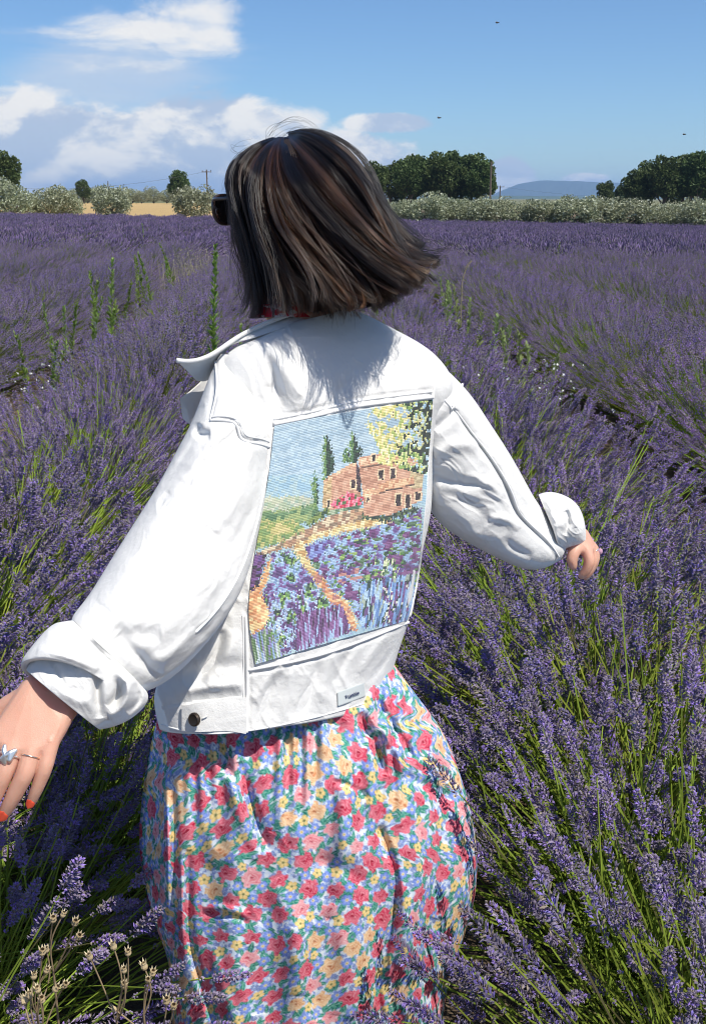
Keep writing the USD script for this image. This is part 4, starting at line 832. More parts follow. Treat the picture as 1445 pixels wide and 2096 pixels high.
SK_F = [([(352, 1600), (357, 1750), (354, 1900), (352, 2090)], 9, -.011, 'full'), ([(338, 1600), (344, 1750), (345, 1880)], 8, .012), ([(385, 1740), (386, 1860), (395, 1950), (425, 2050), (450, 2150)], 8, -.012), ([(372, 1760), (374, 1900), (380, 2000)], 8, .007),
        ([(490, 1560), (520, 1660), (548, 1745)], 9, -.011), ([(460, 1560), (495, 1670), (530, 1760)], 14, .007), ([(412, 1872), (470, 1876), (510, 1892)], 7, -.004), ([(415, 1860), (470, 1862), (512, 1880)], 8, .004),
        ([(455, 1500), (462, 1560), (490, 1610)], 11, -.010), ([(735, 1460), (770, 1530), (790, 1590)], 10, -.016), ([(760, 1470), (800, 1520), (830, 1590)], 9, .010), ([(770, 1430), (815, 1500), (850, 1560)], 7, -.012), ([(800, 1400), (860, 1480), (910, 1570)], 16, .008),
        ([(820, 1580), (870, 1610), (935, 1640)], 13, -.008), ([(680, 1600), (720, 1612), (755, 1635)], 7, -.005), ([(640, 1760), (720, 1790), (760, 1830)], 20, -.005), ([(560, 1800), (600, 1900), (610, 2040)], 26, .007), ([(780, 1700), (812, 1840), (775, 2000), (782, 2090)], 8, -.009, 'full'), ([(800, 1760), (830, 1880), (800, 2010)], 14, .008),
        ([(890, 1880), (870, 1960), (880, 2060)], 12, -.014), ([(680, 1850), (700, 1950), (690, 2080)], 22, .005), ([(600, 1500), (612, 1600), (590, 1760), (600, 1900)], 20, -.006), ([(660, 1490), (690, 1600), (700, 1740), (672, 1880)], 18, .007), ([(700, 1480), (735, 1600), (745, 1720)], 13, -.007), ([(420, 1500), (415, 1620), (440, 1780)], 15, .006), ([(870, 1500), (900, 1600), (905, 1750), (880, 1860)], 16, -.007), ([(560, 1500), (566, 1600), (548, 1700)], 16, .006), ([(520, 1760), (500, 1880), (520, 2080)], 20, -.006), ([(650, 1900), (640, 2000), (650, 2090)], 15, -.006), ([(850, 1700), (862, 1800), (840, 1900)], 14, .006), ([(430, 1930), (460, 2040), (500, 2150)], 14, .007)]
skirt = Loft([((338, 1395), (792, 1340), 1.615, .090, .10), ((322, 1470), (846, 1415), 1.618, .104, .11), ((304, 1545), (900, 1490), 1.630, .122, .12), ((290, 1640), (938, 1575), 1.645, .138, .12), ((286, 1735), (964, 1665), 1.664, .148, .12),
              ((300, 1830), (976, 1755), 1.686, .154, .12), ((322, 1905), (970, 1845), 1.706, .158, .12), ((345, 1975), (944, 1935), 1.724, .160, .12), ((350, 2050), (916, 2025), 1.745, .160, .12), ((356, 2140), (902, 2130), 1.772, .160, .12), ((362, 2290), (892, 2290), 1.815, .155, .12)],
             n=600, m=470, back=60, power=2.1, folds_=SK_F, noise=(.020, 170), fine=(.0022, 46, 96, 3.0), seed=15, extra=lambda px, py: .0065 * np.sin(px * .17 + 2.2 * np.sin(px * .031)) * (1 - smooth01(py, 1450, 1780)) + .0085 * np.sin(px * .052 + .9 * np.sin(py * .0045) + .8) * smooth01(py, 1480, 1720) - .085 * smooth01(350 + 5 * np.sin(py / 60) - px, 0, 66) * smooth01(py, 1400, 1560))
def skirt_tint():
    P = skirt.P; k0 = skirt.m // 2
    du = np.linalg.norm(np.diff(P, axis=1, append=P[:, :1]), axis=2); S = np.cumsum(du, axis=1); S = S - S[:, k0:k0 + 1]
    S = np.concatenate([np.zeros((len(P), 1)), S[:, :-1]], 1) if False else S
    dv = np.linalg.norm(np.diff(P[:, k0], axis=0), axis=1); V = np.concatenate([[0], np.cumsum(dv)])[:, None] + 0 * S
    V = V + .03 * np.sin(S * 6)
    T = print_tile(); N = len(T); sc = N / .31
    acc = 0
    for a, b in ((0, 0), (.0004, .0004), (-.0004, .0004), (.0004, -.0004)): acc = acc + T[((V + a) * sc).astype(int) % N, ((S + b) * sc).astype(int) % N]
    return (acc / 4).reshape(-1, 3)
M_PRINT = tinted('printed_cotton', rough=0.85, spec=0.12, trans=0.03, sheen=0.0)
sk_v, sk_f = skirt.mesh()
st = skirt_tint()
tag(obj('skirt', (sk_v, sk_f), M_PRINT, PERSON, smooth=True, tint=st), 'long floral skirt printed with pink roses on white')

# ---- body: one continuous skin from head to hands and feet
def sph(p, r, n=14):
    m = m3.Manifold.sphere(float(r), n); return m.translate([float(x) for x in p])
def chain(pts):
    """pts: (point, radius) joints, each bone the hull of its two spheres."""
    out = []
    for (a, ra), (b, rb) in zip(pts[:-1], pts[1:]): out.append(m3.Manifold.batch_hull([sph(a, ra), sph(b, rb)]))
    return out
def hull(pts): return m3.Manifold.batch_hull([sph(a, r) for a, r in pts])
c = lambda x, y, z, r: (W(x, y, z), r)
HC = W(600, 432, 1.575)                                   # middle of the head
HF = -RIGHT * .74 + np.array([FWD[0], FWD[1], 0]) * .66; HF[2] = -.06; HF /= np.linalg.norm(HF)
HU = np.array([.02, 0, 1.0]); HL = np.cross(HU, HF); HL /= np.linalg.norm(HL); HU = np.cross(HF, HL)
hd = lambda f, l, u: HC + HF * f + HL * l + HU * u        # forward, to her left, up
solids = []
solids += [hull([(hd(-.02, .0, .012), .077), (hd(.02, .02, .025), .062), (hd(.02, -.02, .025), .062), (hd(-.035, 0, -.005), .070)])]
solids += [hull([(hd(.055, .03, .0), .034), (hd(.055, -.03, .0), .034), (hd(.045, .042, -.03), .026), (hd(.045, -.042, -.03), .026), (hd(.066, .010, -.088), .018), (hd(.066, -.010, -.088), .018), (hd(.0, .050, -.06), .018), (hd(.0, -.050, -.06), .018)])]
solids += [hull([(hd(.092, 0, .008), .008), (hd(.112, 0, -.026), .0085), (hd(.096, .012, -.030), .0075), (hd(.096, -.012, -.030), .0075)])]          # nose
solids += [hull([(hd(.082, .018, -.055), .006), (hd(.092, 0, -.053), .007), (hd(.082, -.018, -.055), .006)]), hull([(hd(.080, .015, -.066), .006), (hd(.089, 0, -.066), .007), (hd(.080, -.015, -.066), .006)])]   # lips
for s in (1, -1): solids += [hull([(hd(-.006, s * .076, .012), .007), (hd(-.020, s * .082, .008), .007), (hd(-.012, s * .078, -.030), .006), (hd(-.022, s * .080, -.012), .006)])]
solids += chain([(hd(-.02, 0, -.05), .050), (W(612, 610, 1.575), .047), (W(628, 690, 1.560), .058)])
# trunk, hips, legs
solids += [hull([c(560, 770, 1.565, .055), c(775, 790, 1.63, .045), c(622, 715, 1.57, .042), c(690, 715, 1.59, .042)]), hull([c(560, 800, 1.57, .06), c(775, 810, 1.63, .05), c(560, 1000, 1.585, .065), c(740, 990, 1.61, .065)]),
           hull([c(550, 1000, 1.585, .065), c(735, 990, 1.61, .065), c(500, 1280, 1.60, .070), c(690, 1250, 1.625, .070)]), hull([c(490, 1270, 1.60, .075), c(680, 1240, 1.625, .070), c(480, 1420, 1.615, .075), c(640, 1380, 1.625, .065)])]
HIP = W(555, 1420, 1.63)
for s, dy in ((-1, -.02), (1, .05)):
    hp = HIP + RIGHT * s * .072; kn = np.array([hp[0] + s * .01, hp[1] + dy, .44]); an = np.array([hp[0] + s * .005, hp[1] + dy * 1.5 - .02, .085]); to = an + np.array([.01 * s, .16, -.055]); he = an + np.array([0, -.035, -.05])
    solids += chain([(hp, .070), (kn, .052), (kn + (an - kn) * .35, .050), (an, .033)]) + [hull([(an, .033), (he, .030), (to, .024), (an + np.array([0, .09, -.04]), .034)])]
# left arm and hand
LW = [(1.225, .026)]
solids += chain([c(555, 790, 1.575, .055), c(500, 880, 1.54, .046), c(372, 1090, 1.44, .038), c(200, 1310, 1.30, .031), c(118, 1412, 1.232, .024)])
solids += [hull([c(76, 1410, 1.222, .0180), c(130, 1448, 1.226, .0180), c(150, 1385, 1.255, .024)])]
solids += [hull([c(70, 1412, 1.220, .0165), c(128, 1452, 1.224, .0165), c(-8, 1514, 1.196, .0105), c(28, 1530, 1.192, .0110), c(68, 1534, 1.194, .0105), c(104, 1520, 1.200, .0095), c(120, 1478, 1.212, .0135)])]
fingers = {'index': [c(-10, 1514, 1.195, .0112), c(-36, 1566, 1.188, .0100), c(-62, 1608, 1.192, .0088), c(-78, 1640, 1.198, .0072)], 'middle': [c(28, 1530, 1.191, .0116), c(8, 1584, 1.183, .0106), c(-16, 1640, 1.187, .0092), c(-34, 1682, 1.194, .0074)],
           'ring': [c(67, 1533, 1.193, .0112), c(51, 1585, 1.185, .0104), c(26, 1634, 1.189, .0090), c(10, 1664, 1.195, .0070)], 'little': [c(104, 1521, 1.199, .0096), c(92, 1572, 1.192, .0087), c(77, 1612, 1.195, .0074), c(65, 1640, 1.200, .0058)]}
for k, p in fingers.items(): solids += chain(p)
solids += chain([c(72, 1420, 1.224, .016), c(8, 1452, 1.230, .0125), c(-34, 1500, 1.228, .0105), c(-58, 1540, 1.226, .0080)])
for x0, y0, x1, y1 in ((80, 1440, 8, 1518), (94, 1446, 30, 1524), (108, 1450, 68, 1528), (122, 1460, 103, 1516)): solids += chain([c(x0, y0, 1.2125, .0040), c((x0 + x1) / 2, (y0 + y1) / 2, 1.2010 + .00022 * (x1 - 8) * .3, .0044), c(x1, y1, 1.1880 + .00007 * (x1 - 8), .0050)])      # tendons on the back of the hand
# right arm and hand
solids += chain([c(780, 795, 1.635, .046), c(880, 870, 1.672, .040), c(985, 990, 1.755, .034), c(1100, 1076, 1.860, .024), c(1178, 1104, 1.900, .0225)])
solids += [hull([c(1174, 1104, 1.892, .018), c(1186, 1098, 1.915, .018), c(1201, 1127, 1.882, .0095), c(1207, 1124, 1.900, .0100), c(1208, 1118, 1.918, .0095), c(1206, 1112, 1.934, .0088), c(1186, 1122, 1.884, .011)])]
for p in ([c(1201, 1127, 1.882, .0102), c(1207, 1150, 1.878, .0095), c(1200, 1168, 1.882, .0084), c(1191, 1178, 1.887, .0070)], [c(1207, 1124, 1.900, .0104), c(1213, 1148, 1.898, .0097), c(1207, 1168, 1.900, .0086), c(1199, 1180, 1.904, .0070)],
          [c(1208, 1118, 1.918, .0100), c(1218, 1138, 1.918, .0093), c(1215, 1156, 1.918, .0082), c(1208, 1168, 1.920, .0068)], [c(1206, 1112, 1.934, .0090), c(1217, 1124, 1.937, .0082), c(1219, 1139, 1.938, .0072), c(1215, 1150, 1.938, .0060)],
          [c(1184, 1118, 1.884, .0120), c(1175, 1130, 1.874, .0108), c(1170, 1146, 1.872, .0095), c(1173, 1159, 1.876, .0075)]): solids += chain(p)
body = m3.Manifold.batch_boolean(solids, m3.OpType.Add).refine_to_length(.0062)
bm = body.to_mesh(); bt = trimesh.Trimesh(bm.vert_properties[:, :3], bm.tri_verts, process=True); trimesh.smoothing.filter_taubin(bt, lamb=.5, nu=.53, iterations=7)
def skin():
    g = Graph(); pos = g.node('geometry', 'position')
    a = g.node('noise_texture', 'fac', vector=pos, scale=55.0, detail=4.0); b = g.node('noise_texture', 'fac', vector=pos, scale=520.0, detail=3.0); v = g.node('voronoi_texture', 'distance', vector=pos, scale=700.0)
    col = g.mix(a, (.54, .280, .190), (.64, .370, .265)); col = g.mix(g.m('multiply', b, .35), col, (.54, .25, .19))
    p = g.node('principled_bsdf', 'BSDF', base_color=col, roughness=.52, specular_ior_level=.4, subsurface_weight=.25, subsurface_scale=.004, subsurface_radius=(1.0, .35, .2), normal=g.node('bump', 'normal', height=g.m('add', v, g.m('multiply', a, 2.0)), strength=.16, distance=.0008))
    return mat('skin', g.n, g.l, surface=p)
BODY = obj('body', (np.array(bt.vertices), np.array(bt.faces)), skin(), PERSON, smooth=True)
M_NAIL = plain('coral_polish', (.78, .095, .045), .18, coat_weight=.6)
def nail(p0, p1, r, w):
    ax = p1 - p0; ax /= np.linalg.norm(ax); up = -FWD - ax * (-FWD @ ax); up /= np.linalg.norm(up); sd = np.cross(ax, up)
    n, k = 9, 9; u, t = np.meshgrid(np.linspace(-1, 1, n), np.linspace(-1, 1, k), indexing='ij'); sq = np.sqrt(np.clip(1 - np.abs(t) ** 3.5, 0, 1)) * .92 + .08
    v = p1 + ax * (t[..., None] * w * 1.15 + .0015) + sd * (np.sin(u * 1.05) * sq * w)[..., None] + up * (np.cos(u * 1.05) * r * 1.06 - r * .10 * t)[..., None]
    i, j = np.meshgrid(np.arange(n - 1), np.arange(k - 1), indexing='ij'); q = np.stack([i * k + j, (i + 1) * k + j, (i + 1) * k + j + 1, i * k + j + 1], -1).reshape(-1, 4); vv = np.vstack([v.reshape(-1, 3), (v - up * .0012).reshape(-1, 3)])
    return vv, np.vstack([q, q[:, ::-1] + n * k])
for k, p in fingers.items(): obj('fingernail', nail(p[2][0], p[3][0], p[3][1], p[3][1] * .98), M_NAIL, BODY, smooth=True)
M_EYE = plain('eye_white', (.75, .73, .70), .2); M_IRIS = plain('iris', (.05, .028, .015), .15)
for s in (1, -1):
    e = trimesh.creation.icosphere(3, .0118); e.apply_translation(hd(.0775, s * .032, .006)); E = obj('eye', e, M_EYE, BODY, smooth=True)
    e = trimesh.creation.icosphere(2, .0058); e.apply_translation(hd(.0845, s * .032, .006)); obj('iris', e, M_IRIS, E, smooth=True)
# small printed neckline of the blouse under the collar
nb = Loft([((528, 622), (640, 622), 1.566, .062, .02), ((524, 632), (650, 632), 1.566, .066, .02), ((518, 648), (668, 648), 1.564, .074, .02)], n=40, m=90, back=30, power=2.0, noise=(.004, 18), seed=31)
nv, nf = nb.mesh(); rb = np.random.default_rng(8); nn = meshkit.fbm(nv * 95.0, 2, 9); nt = np.where((nn > .5)[:, None], np.array([.62, .03, .05]), np.array([.78, .62, .62])); nt = np.where((nn < .36)[:, None], np.array([.80, .79, .78]), nt)
tag(obj('blouse_neckline', (nv, nf), M_PRINT, PERSON, smooth=True, tint=nt), 'red and white printed neckline')

# ---- hair
HAIR = group_part(PERSON, 'hair')
HG = np.array([
    [(556, 285), (490, 320), (462, 378), (486, 466), (512, 556), (516, 640)], [(562, 284), (506, 325), (490, 395), (508, 487), (530, 577), (540, 650)], [(568, 284), (528, 340), (524, 420), (552, 505), (592, 580), (622, 640)],
    [(575, 282), (548, 350), (568, 440), (622, 515), (676, 588), (716, 634)], [(581, 280), (584, 358), (628, 444), (700, 522), (758, 586), (784, 622)], [(586, 279), (626, 352), (688, 436), (760, 512), (816, 566), (842, 598)],
    [(591, 278), (658, 328), (730, 412), (790, 488), (842, 540), (874, 566)], [(594, 277), (668, 302), (738, 378), (790, 452), (836, 510), (868, 548)], [(590, 275), (654, 282), (718, 336), (768, 412), (814, 478), (856, 526)]], float)
LOCKS = np.random.default_rng(99)
NL = 64
LK = dict(dr=LOCKS.normal(0.0, .065, NL), s=np.sort(LOCKS.uniform(0, 1, NL)), l=LOCKS.uniform(-1, 1, NL), dx=LOCKS.normal(0, 9, NL), bend=LOCKS.normal(0, 15, NL), dz=LOCKS.normal(0, .022, NL), ph=LOCKS.uniform(0, 6.28, NL), fr=LOCKS.uniform(5, 12, NL), am=LOCKS.uniform(3, 13, NL), ln=LOCKS.uniform(.72, 1.10, NL))
def strands(n, seed, clumps, lo, hi, width, wave=7.0, lay=None, wild=1.0):
    r = np.random.default_rng(seed); T = 17; t = np.linspace(0, 1, T)
    fine_ = CubicSpline(np.linspace(0, 1, 6), HG, axis=1)(t); gs = np.linspace(0, 1, len(HG)); G = CubicSpline(gs, fine_, axis=0)
    lk = r.choice(np.flatnonzero((LK['s'] >= lo) & (LK['s'] <= hi)), clumps); cl = np.clip(LK['l'][lk] + r.normal(0, .40, clumps), -1, 1) if lay is None else r.uniform(lay[0], lay[1], clumps)
    cs = np.clip(LK['s'][lk] + r.normal(0, .030, clumps), 0, 1)
    which = r.integers(0, clumps, n); L_ = lk[which]; s = np.clip(cs[which] + r.normal(0, .015, n), 0, 1); sc = cs[which]; sl = LK['s'][L_]
    p1 = (np.clip(t * 1.6, 0, 1) ** 1.1 * .90)[None, :, None]; p2 = (t ** 1.5 * .45)[None, :, None]
    dr = (LK['dr'][L_] + r.normal(0, .035, clumps)[which]) * np.clip(sl * 3.2 - .35, 0, 1); tq = (t ** 1.6)[None, :, None]; Gd = lambda v: G(v) * (1 - tq) + G(np.clip(v + dr, -.03, 1.03)) * tq
    P = Gd(s) * (1 - p1) + (Gd(sc) * (1 - p2) + Gd(sl) * p2) * p1
    d = np.gradient(P, axis=1); d /= np.linalg.norm(d, axis=2, keepdims=True) + 1e-9; nrm = np.stack([-d[..., 1], d[..., 0]], -1)
    ph, fr, am = r.uniform(0, 6.28, clumps)[which], r.uniform(5, 11, clumps)[which], r.uniform(.2, 1.0, clumps)[which] * wave * .5
    tm = t[None] ** 1.4
    off = np.sin(t[None] * fr[:, None] + ph[:, None]) * am[:, None] * tm + np.sin(t[None] * LK['fr'][L_][:, None] + LK['ph'][L_][:, None]) * LK['am'][L_][:, None] * tm + LK['dx'][L_][:, None] * np.sin(np.pi * t[None] * .8) * .6 + LK['bend'][L_][:, None] * (t ** 2.6)[None]
    off = off * wild + np.sin(t[None] * r.uniform(6, 14, (n, 1)) + r.uniform(0, 6.28, (n, 1))) * r.uniform(.3, 2.2, (n, 1)) * tm + r.normal(0, 1, (n, 1)) * 1.5 * (1 - .6 * t)[None] + r.normal(0, 1.0, (n, 1)) * (t ** 3)[None] * 4 * wild
    P = P + nrm * off[..., None]
    L = (LK['ln'][L_] * r.uniform(.92, 1.03, clumps)[which] * r.uniform(.94, 1.03, n))[:, None]; tt = t[None] * L
    P = np.stack([np.stack([np.interp(tt[i], t, P[i, :, k]) for k in (0, 1)], 1) for i in range(n)])
    l = np.clip(cl[which] + r.normal(0, .10, n), -1, 1)[:, None]
    edge = np.sqrt(np.clip(1 - (2 * np.clip(s, .02, .98) - 1) ** 2, .04, 1))[:, None]
    prof = (.22 + .78 * np.sqrt(np.clip(tt / .24, 0, 1))) * (1.08 - .20 * tt ** 2)
    z = 1.572 - .075 * tt ** 1.3 * np.clip(sl * 2.2, 0, 1)[:, None] + l * .098 * prof * (.45 + .55 * edge) + (LK['dz'][L_][:, None] * np.clip(tt * 2, 0, 1)) + .014 * np.sin(tt * 8 + ph[:, None]) * tt - .014 * tt
    return W(P[..., 0], P[..., 1], z)
def curves(name, Q, w, m, parent, label=None):
    n, T = Q.shape[:2]; cps = UsdGeom.BasisCurves.Define(stage, pathof(parent) + '/' + numbered(pathof(parent), name))
    cps.CreateTypeAttr('linear'); cps.CreateCurveVertexCountsAttr(Vt.IntArray.FromNumpy(np.full(n, T, np.int32))); cps.CreatePointsAttr(Vt.Vec3fArray.FromNumpy(Q.reshape(-1, 3).astype(np.float32)))
    wd_ = np.broadcast_to(w * np.concatenate([np.linspace(.8, 1, 4), np.linspace(1, .35, T - 4)]), (n, T)); cps.CreateWidthsAttr(Vt.FloatArray.FromNumpy(np.ascontiguousarray(wd_, np.float32).ravel())); cps.SetWidthsInterpolation('vertex')
    UsdShade.MaterialBindingAPI.Apply(cps.GetPrim()).Bind(m); return tag(cps, label)
def hairmat(name, col, rough=.34):
    return mat(name, {'h': ('principled_hair_bsdf', dict(model='Chiang', parametrization='Direct coloring', color=col, roughness=rough, radial_roughness=.45, coat=0.0, R=.07, ior=1.5, offset=.035, random_roughness=.1, random_color=.2))}, [], surface='h.BSDF')
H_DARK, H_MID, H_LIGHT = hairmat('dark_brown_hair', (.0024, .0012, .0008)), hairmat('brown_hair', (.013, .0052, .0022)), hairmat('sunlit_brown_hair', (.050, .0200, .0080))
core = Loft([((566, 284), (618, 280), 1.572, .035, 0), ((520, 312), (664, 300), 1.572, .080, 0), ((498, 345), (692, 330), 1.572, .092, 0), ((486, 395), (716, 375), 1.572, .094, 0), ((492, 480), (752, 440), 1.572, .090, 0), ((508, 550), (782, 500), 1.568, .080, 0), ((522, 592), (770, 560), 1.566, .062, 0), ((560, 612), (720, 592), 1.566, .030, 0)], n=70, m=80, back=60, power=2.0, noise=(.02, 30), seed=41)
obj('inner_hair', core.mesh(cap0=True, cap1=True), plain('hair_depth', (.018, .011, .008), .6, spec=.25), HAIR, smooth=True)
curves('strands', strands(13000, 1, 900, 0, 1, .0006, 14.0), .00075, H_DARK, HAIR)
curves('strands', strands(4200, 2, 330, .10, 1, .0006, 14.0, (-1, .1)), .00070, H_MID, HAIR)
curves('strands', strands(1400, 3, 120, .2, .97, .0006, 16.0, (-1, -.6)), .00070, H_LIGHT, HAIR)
curves('strands', strands(2600, 4, 700, 0, 1, .0006, 24.0, None, 1.9), .0005, H_DARK, HAIR)
# single hairs lifted by the wind
rf = np.random.default_rng(6); fly = []
for pts in ([(545, 292), (558, 262), (590, 242), (622, 243), (648, 264), (668, 300), (690, 330)], [(540, 296), (552, 270), (580, 250), (612, 246), (636, 262), (655, 290)], [(520, 310), (492, 312), (476, 305), (484, 294), (510, 292)], [(516, 322), (490, 336), (470, 355), (458, 380)], [(508, 330), (482, 350), (464, 372), (455, 392)], [(560, 285), (590, 268), (640, 270), (690, 300), (740, 330), (790, 338)], [(600, 278), (650, 280), (710, 312), (760, 352)], [(570, 282), (620, 262), (668, 282), (712, 322), (745, 370)], [(610, 276), (660, 268), (705, 300), (740, 350)], [(498, 560), (494, 600), (505, 625), (515, 612), (520, 580)], [(496, 540), (492, 575), (500, 605)]):
    for k in range(3):
        p = dens(np.array(pts) + rf.normal(0, 4.0, (len(pts), 2)), 15); fly.append(W(p[:, 0], p[:, 1], np.full(15, 1.56 + rf.normal(0, .015))))
tag(curves('flyaway_hairs', np.array(fly), .00034, H_DARK, HAIR), kind='stuff')

# ---- sunglasses and rings
SG = thing('sunglasses', 'dark sunglasses worn on the face of the woman, seen from behind', 'sunglasses')
M_FRAME = plain('dark_acetate', (.035, .022, .020), .22, coat_weight=.4)
gl = Graph(); ff = gl.node('fresnel', 'fac', IOR=1.5); tr = gl.node('transparent_bsdf', 'BSDF', color=(.42, .24, .20)); go = gl.node('glossy_bsdf', 'BSDF', color=(.9, .9, .9), roughness=.05); M_LENS = mat('brown_lens', gl.n, gl.l, surface=gl.node('mix_closure', 'closure', fac=ff, closure1=tr, closure2=go))
FRAME = None; mbf = MB()
for s in (1, -1):
    an = np.linspace(0, 2 * np.pi, 41); x = np.sign(np.cos(an)) * np.abs(np.cos(an)) ** .7 * .028 * (1 + .10 * np.sin(an)); y = np.sign(np.sin(an)) * np.abs(np.sin(an)) ** .75 * .0205 + .014
    ctr = np.array([.108 - 0, s * .036, -.004]); bowf = lambda xx: -.9 * (xx + s * 0) ** 2 * 4
    ring = np.array([hd(.108 - 1.6 * (s * .036 + a) ** 2, s * .036 + a, -.006 + b) for a, b in zip(x, y)]); v, f = tube(ring, .0028, 8, cap=False); mbf.add(v, f)
    lens = np.vstack([ring.mean(0), ring[:-1]]); k = len(ring) - 1; obj('lens', (lens, np.stack([np.zeros(k, int), 1 + np.arange(k), 1 + (np.arange(k) + 1) % k], 1)), M_LENS, SG)
    tp = np.array([hd(.104 - 1.6 * .066 ** 2 * 1.0, s * .066, .022), hd(.085, s * .073, .022), hd(.03, s * .080, .020), hd(-.02, s * .082, .014), hd(-.04, s * .080, -.012)]); v, f = tube(dens(tp, 24), .0026, 8); obj('temple', (v, f), M_FRAME, SG, smooth=True)
v, f = tube(np.array([hd(.107, .009, .016), hd(.111, 0, .018), hd(.107, -.009, .016)]), .0028, 8); mbf.add(v, f); obj('frame', mbf.get()[0], M_FRAME, SG, smooth=True)
M_SILVER = plain('silver', (.88, .86, .82), .40, metallic=1.0); M_GOLD = plain('pale_gold', (.90, .78, .62), .2, metallic=1.0)
def band(p0, p1, t, rad, wire, m, parent):
    ctr = p0 + (p1 - p0) * t; ax = (p1 - p0) / np.linalg.norm(p1 - p0); a = np.cross(ax, UP); a /= np.linalg.norm(a); b = np.cross(ax, a); an = np.linspace(0, 2 * np.pi, 33)
    v, f = tube(ctr + rad * (np.cos(an)[:, None] * a + np.sin(an)[:, None] * b), wire, 7, cap=False); obj('band', (v, f), m, parent, smooth=True); return ctr, ax
F_ = fingers
R1 = thing('ring', 'thin plain gold ring on the third finger of the near hand', 'ring'); band(F_['ring'][0][0], F_['ring'][1][0], .30, .0112, .0009, M_GOLD, R1)
R2 = thing('ring', 'large sculpted silver ring on the middle finger of the near hand', 'ring'); cc_, ax = band(F_['middle'][0][0], F_['middle'][1][0], .30, .0117, .0014, M_SILVER, R2)
up = -FWD - ax * (-FWD @ ax); up /= np.linalg.norm(up); sd = np.cross(ax, up); rr_ = np.random.default_rng(3); blobs = []
for a, b, h, q in ((-.009, -.010, .012, .0042), (-.003, -.004, .014, .0048), (.004, .003, .0145, .0040), (.009, -.004, .013, .0044), (-.006, .008, .0135, .0040), (.008, .010, .012, .0040), (.000, .015, .0115, .0034), (.011, -.012, .012, .0036)): blobs.append(sph(cc_ + sd * a * .62 + ax * b * .62 + up * h * .97, q * .68, 20).scale([1, 1, 1]))
sc_ = m3.Manifold.batch_boolean([m3.Manifold.batch_hull([blobs[i] for i in q_]) for q_ in ((0, 1, 4), (1, 2), (2, 5, 6), (2, 3, 7))], m3.OpType.Add).refine_to_length(.0012); sm = sc_.to_mesh(); stt = trimesh.Trimesh(sm.vert_properties[:, :3], sm.tri_verts, process=True); trimesh.smoothing.filter_taubin(stt, iterations=4)
obj('sculpted_top', (np.array(stt.vertices), np.array(stt.faces)), M_SILVER, R2, smooth=True)
R3 = thing('ring', 'silver ring on the index finger of the near hand, at the left photo edge', 'ring'); cc_, ax = band(F_['index'][0][0], F_['index'][1][0], .22, .0113, .0022, M_SILVER, R3)
R4 = thing('ring', 'ring with a pink stone on the far curled hand', 'ring'); cc_, ax = band(W(1208, 1118, 1.918), W(1218, 1138, 1.918), .55, .0102, .0012, M_SILVER, R4)
g_ = trimesh.creation.icosphere(1, .0052); g_.apply_scale([1, .8, 1.2]); g_.apply_translation(cc_ + RIGHT * .0125); obj('stone', g_, plain('pink_glass', (.70, .42, .55), .08, transmission_weight=.3), R4)
# ---------------------------------------------------------------- weeds between the rows, dry seed heads, insects
M_WEED = tinted('weed_leaves', rough=.6, trans=.35, spec=.25, vary=.25)
def weed_model(name, label, group, seed, h, lean, col, leafl, n, loc, rz=0, sc=1.0, cat='weed'):
    r = np.random.default_rng(seed); t = thing(name, label, cat, loc, rz, group, sc)
    u = np.linspace(0, 1, 14); p = np.stack([lean * u ** 2 * h, .02 * np.sin(u * 5), u * h], 1); v, f = tube(p, .004 * (1.1 - .8 * u), 6); obj('stem', (v, f), M_WEED, t, smooth=True, tint=np.broadcast_to(np.array(col) * .8, (len(v), 3)))
    k = r.uniform(.12, 1.0, n); b = np.stack([np.interp(k, u, p[:, q]) for q in range(3)], 1); a = np.arange(n) * 2.4 + r.normal(0, .3, n)
    ln = leafl * (1.15 - .75 * k) * r.uniform(.7, 1.2, n); d = np.stack([np.cos(a), np.sin(a), .9 + .9 * k], 1); d /= np.linalg.norm(d, axis=1, keepdims=True)
    s = np.cross(d, [0, 0, 1.0]); s /= np.linalg.norm(s, axis=1, keepdims=True); w = ln * .10 + .002; sag = np.array([0, 0, -1.0])
    V = np.stack([b, b + d * (ln * .45)[:, None] + s * w[:, None], b + d * (ln * .45)[:, None] - s * w[:, None], b + d * (ln * .8)[:, None] + s * (w * .6)[:, None] + sag * (ln * .12)[:, None], b + d * (ln * .8)[:, None] - s * (w * .6)[:, None] + sag * (ln * .12)[:, None], b + d * ln[:, None] + sag * (ln * .28)[:, None]], 1)
    F = np.array([[0, 1, 2], [1, 3, 4], [1, 4, 2], [3, 5, 4]]); c = np.array(col) * r.uniform(.7, 1.35, (n, 1))
    obj('leaves', (V.reshape(-1, 3), (F[None] + 6 * np.arange(n)[:, None, None]).reshape(-1, 3)), M_WEED, t, tint=np.repeat(c, 6, 0)); return t
GREEN, PALE, STRAW = (.20, .30, .065), (.24, .30, .11), (.36, .31, .17)
def spot(px, base, top):
    """Where a plant stands whose visible foot (lavender height) is at photo row BASE, and how tall it is."""
    d = 0.92 * FPX / (base - 405.0); p = at(px, d); return p, max(.35, (base - top) / FPX * d + .66)
p_, h_ = spot(421, 722, 490); weed_model('tall_weed', 'tallest green weed spike, standing alone just left of the jacket collar', None, 50, 1.0, .03, GREEN, .085, 260, p_, .4, h_)
L_G = [(205, 640, 514), (181, 622, 540), (167, 612, 545), (222, 606, 536), (145, 655, 590), (121, 640, 583), (86, 640, 596), (60, 722, 668), (34, 690, 640), (277, 572, 512), (290, 568, 505), (305, 562, 494), (265, 582, 545), (355, 540, 482), (340, 560, 502), (470, 692, 646), (292, 472, 445), (190, 660, 600), (110, 668, 602), (52, 742, 700), (236, 590, 548)]
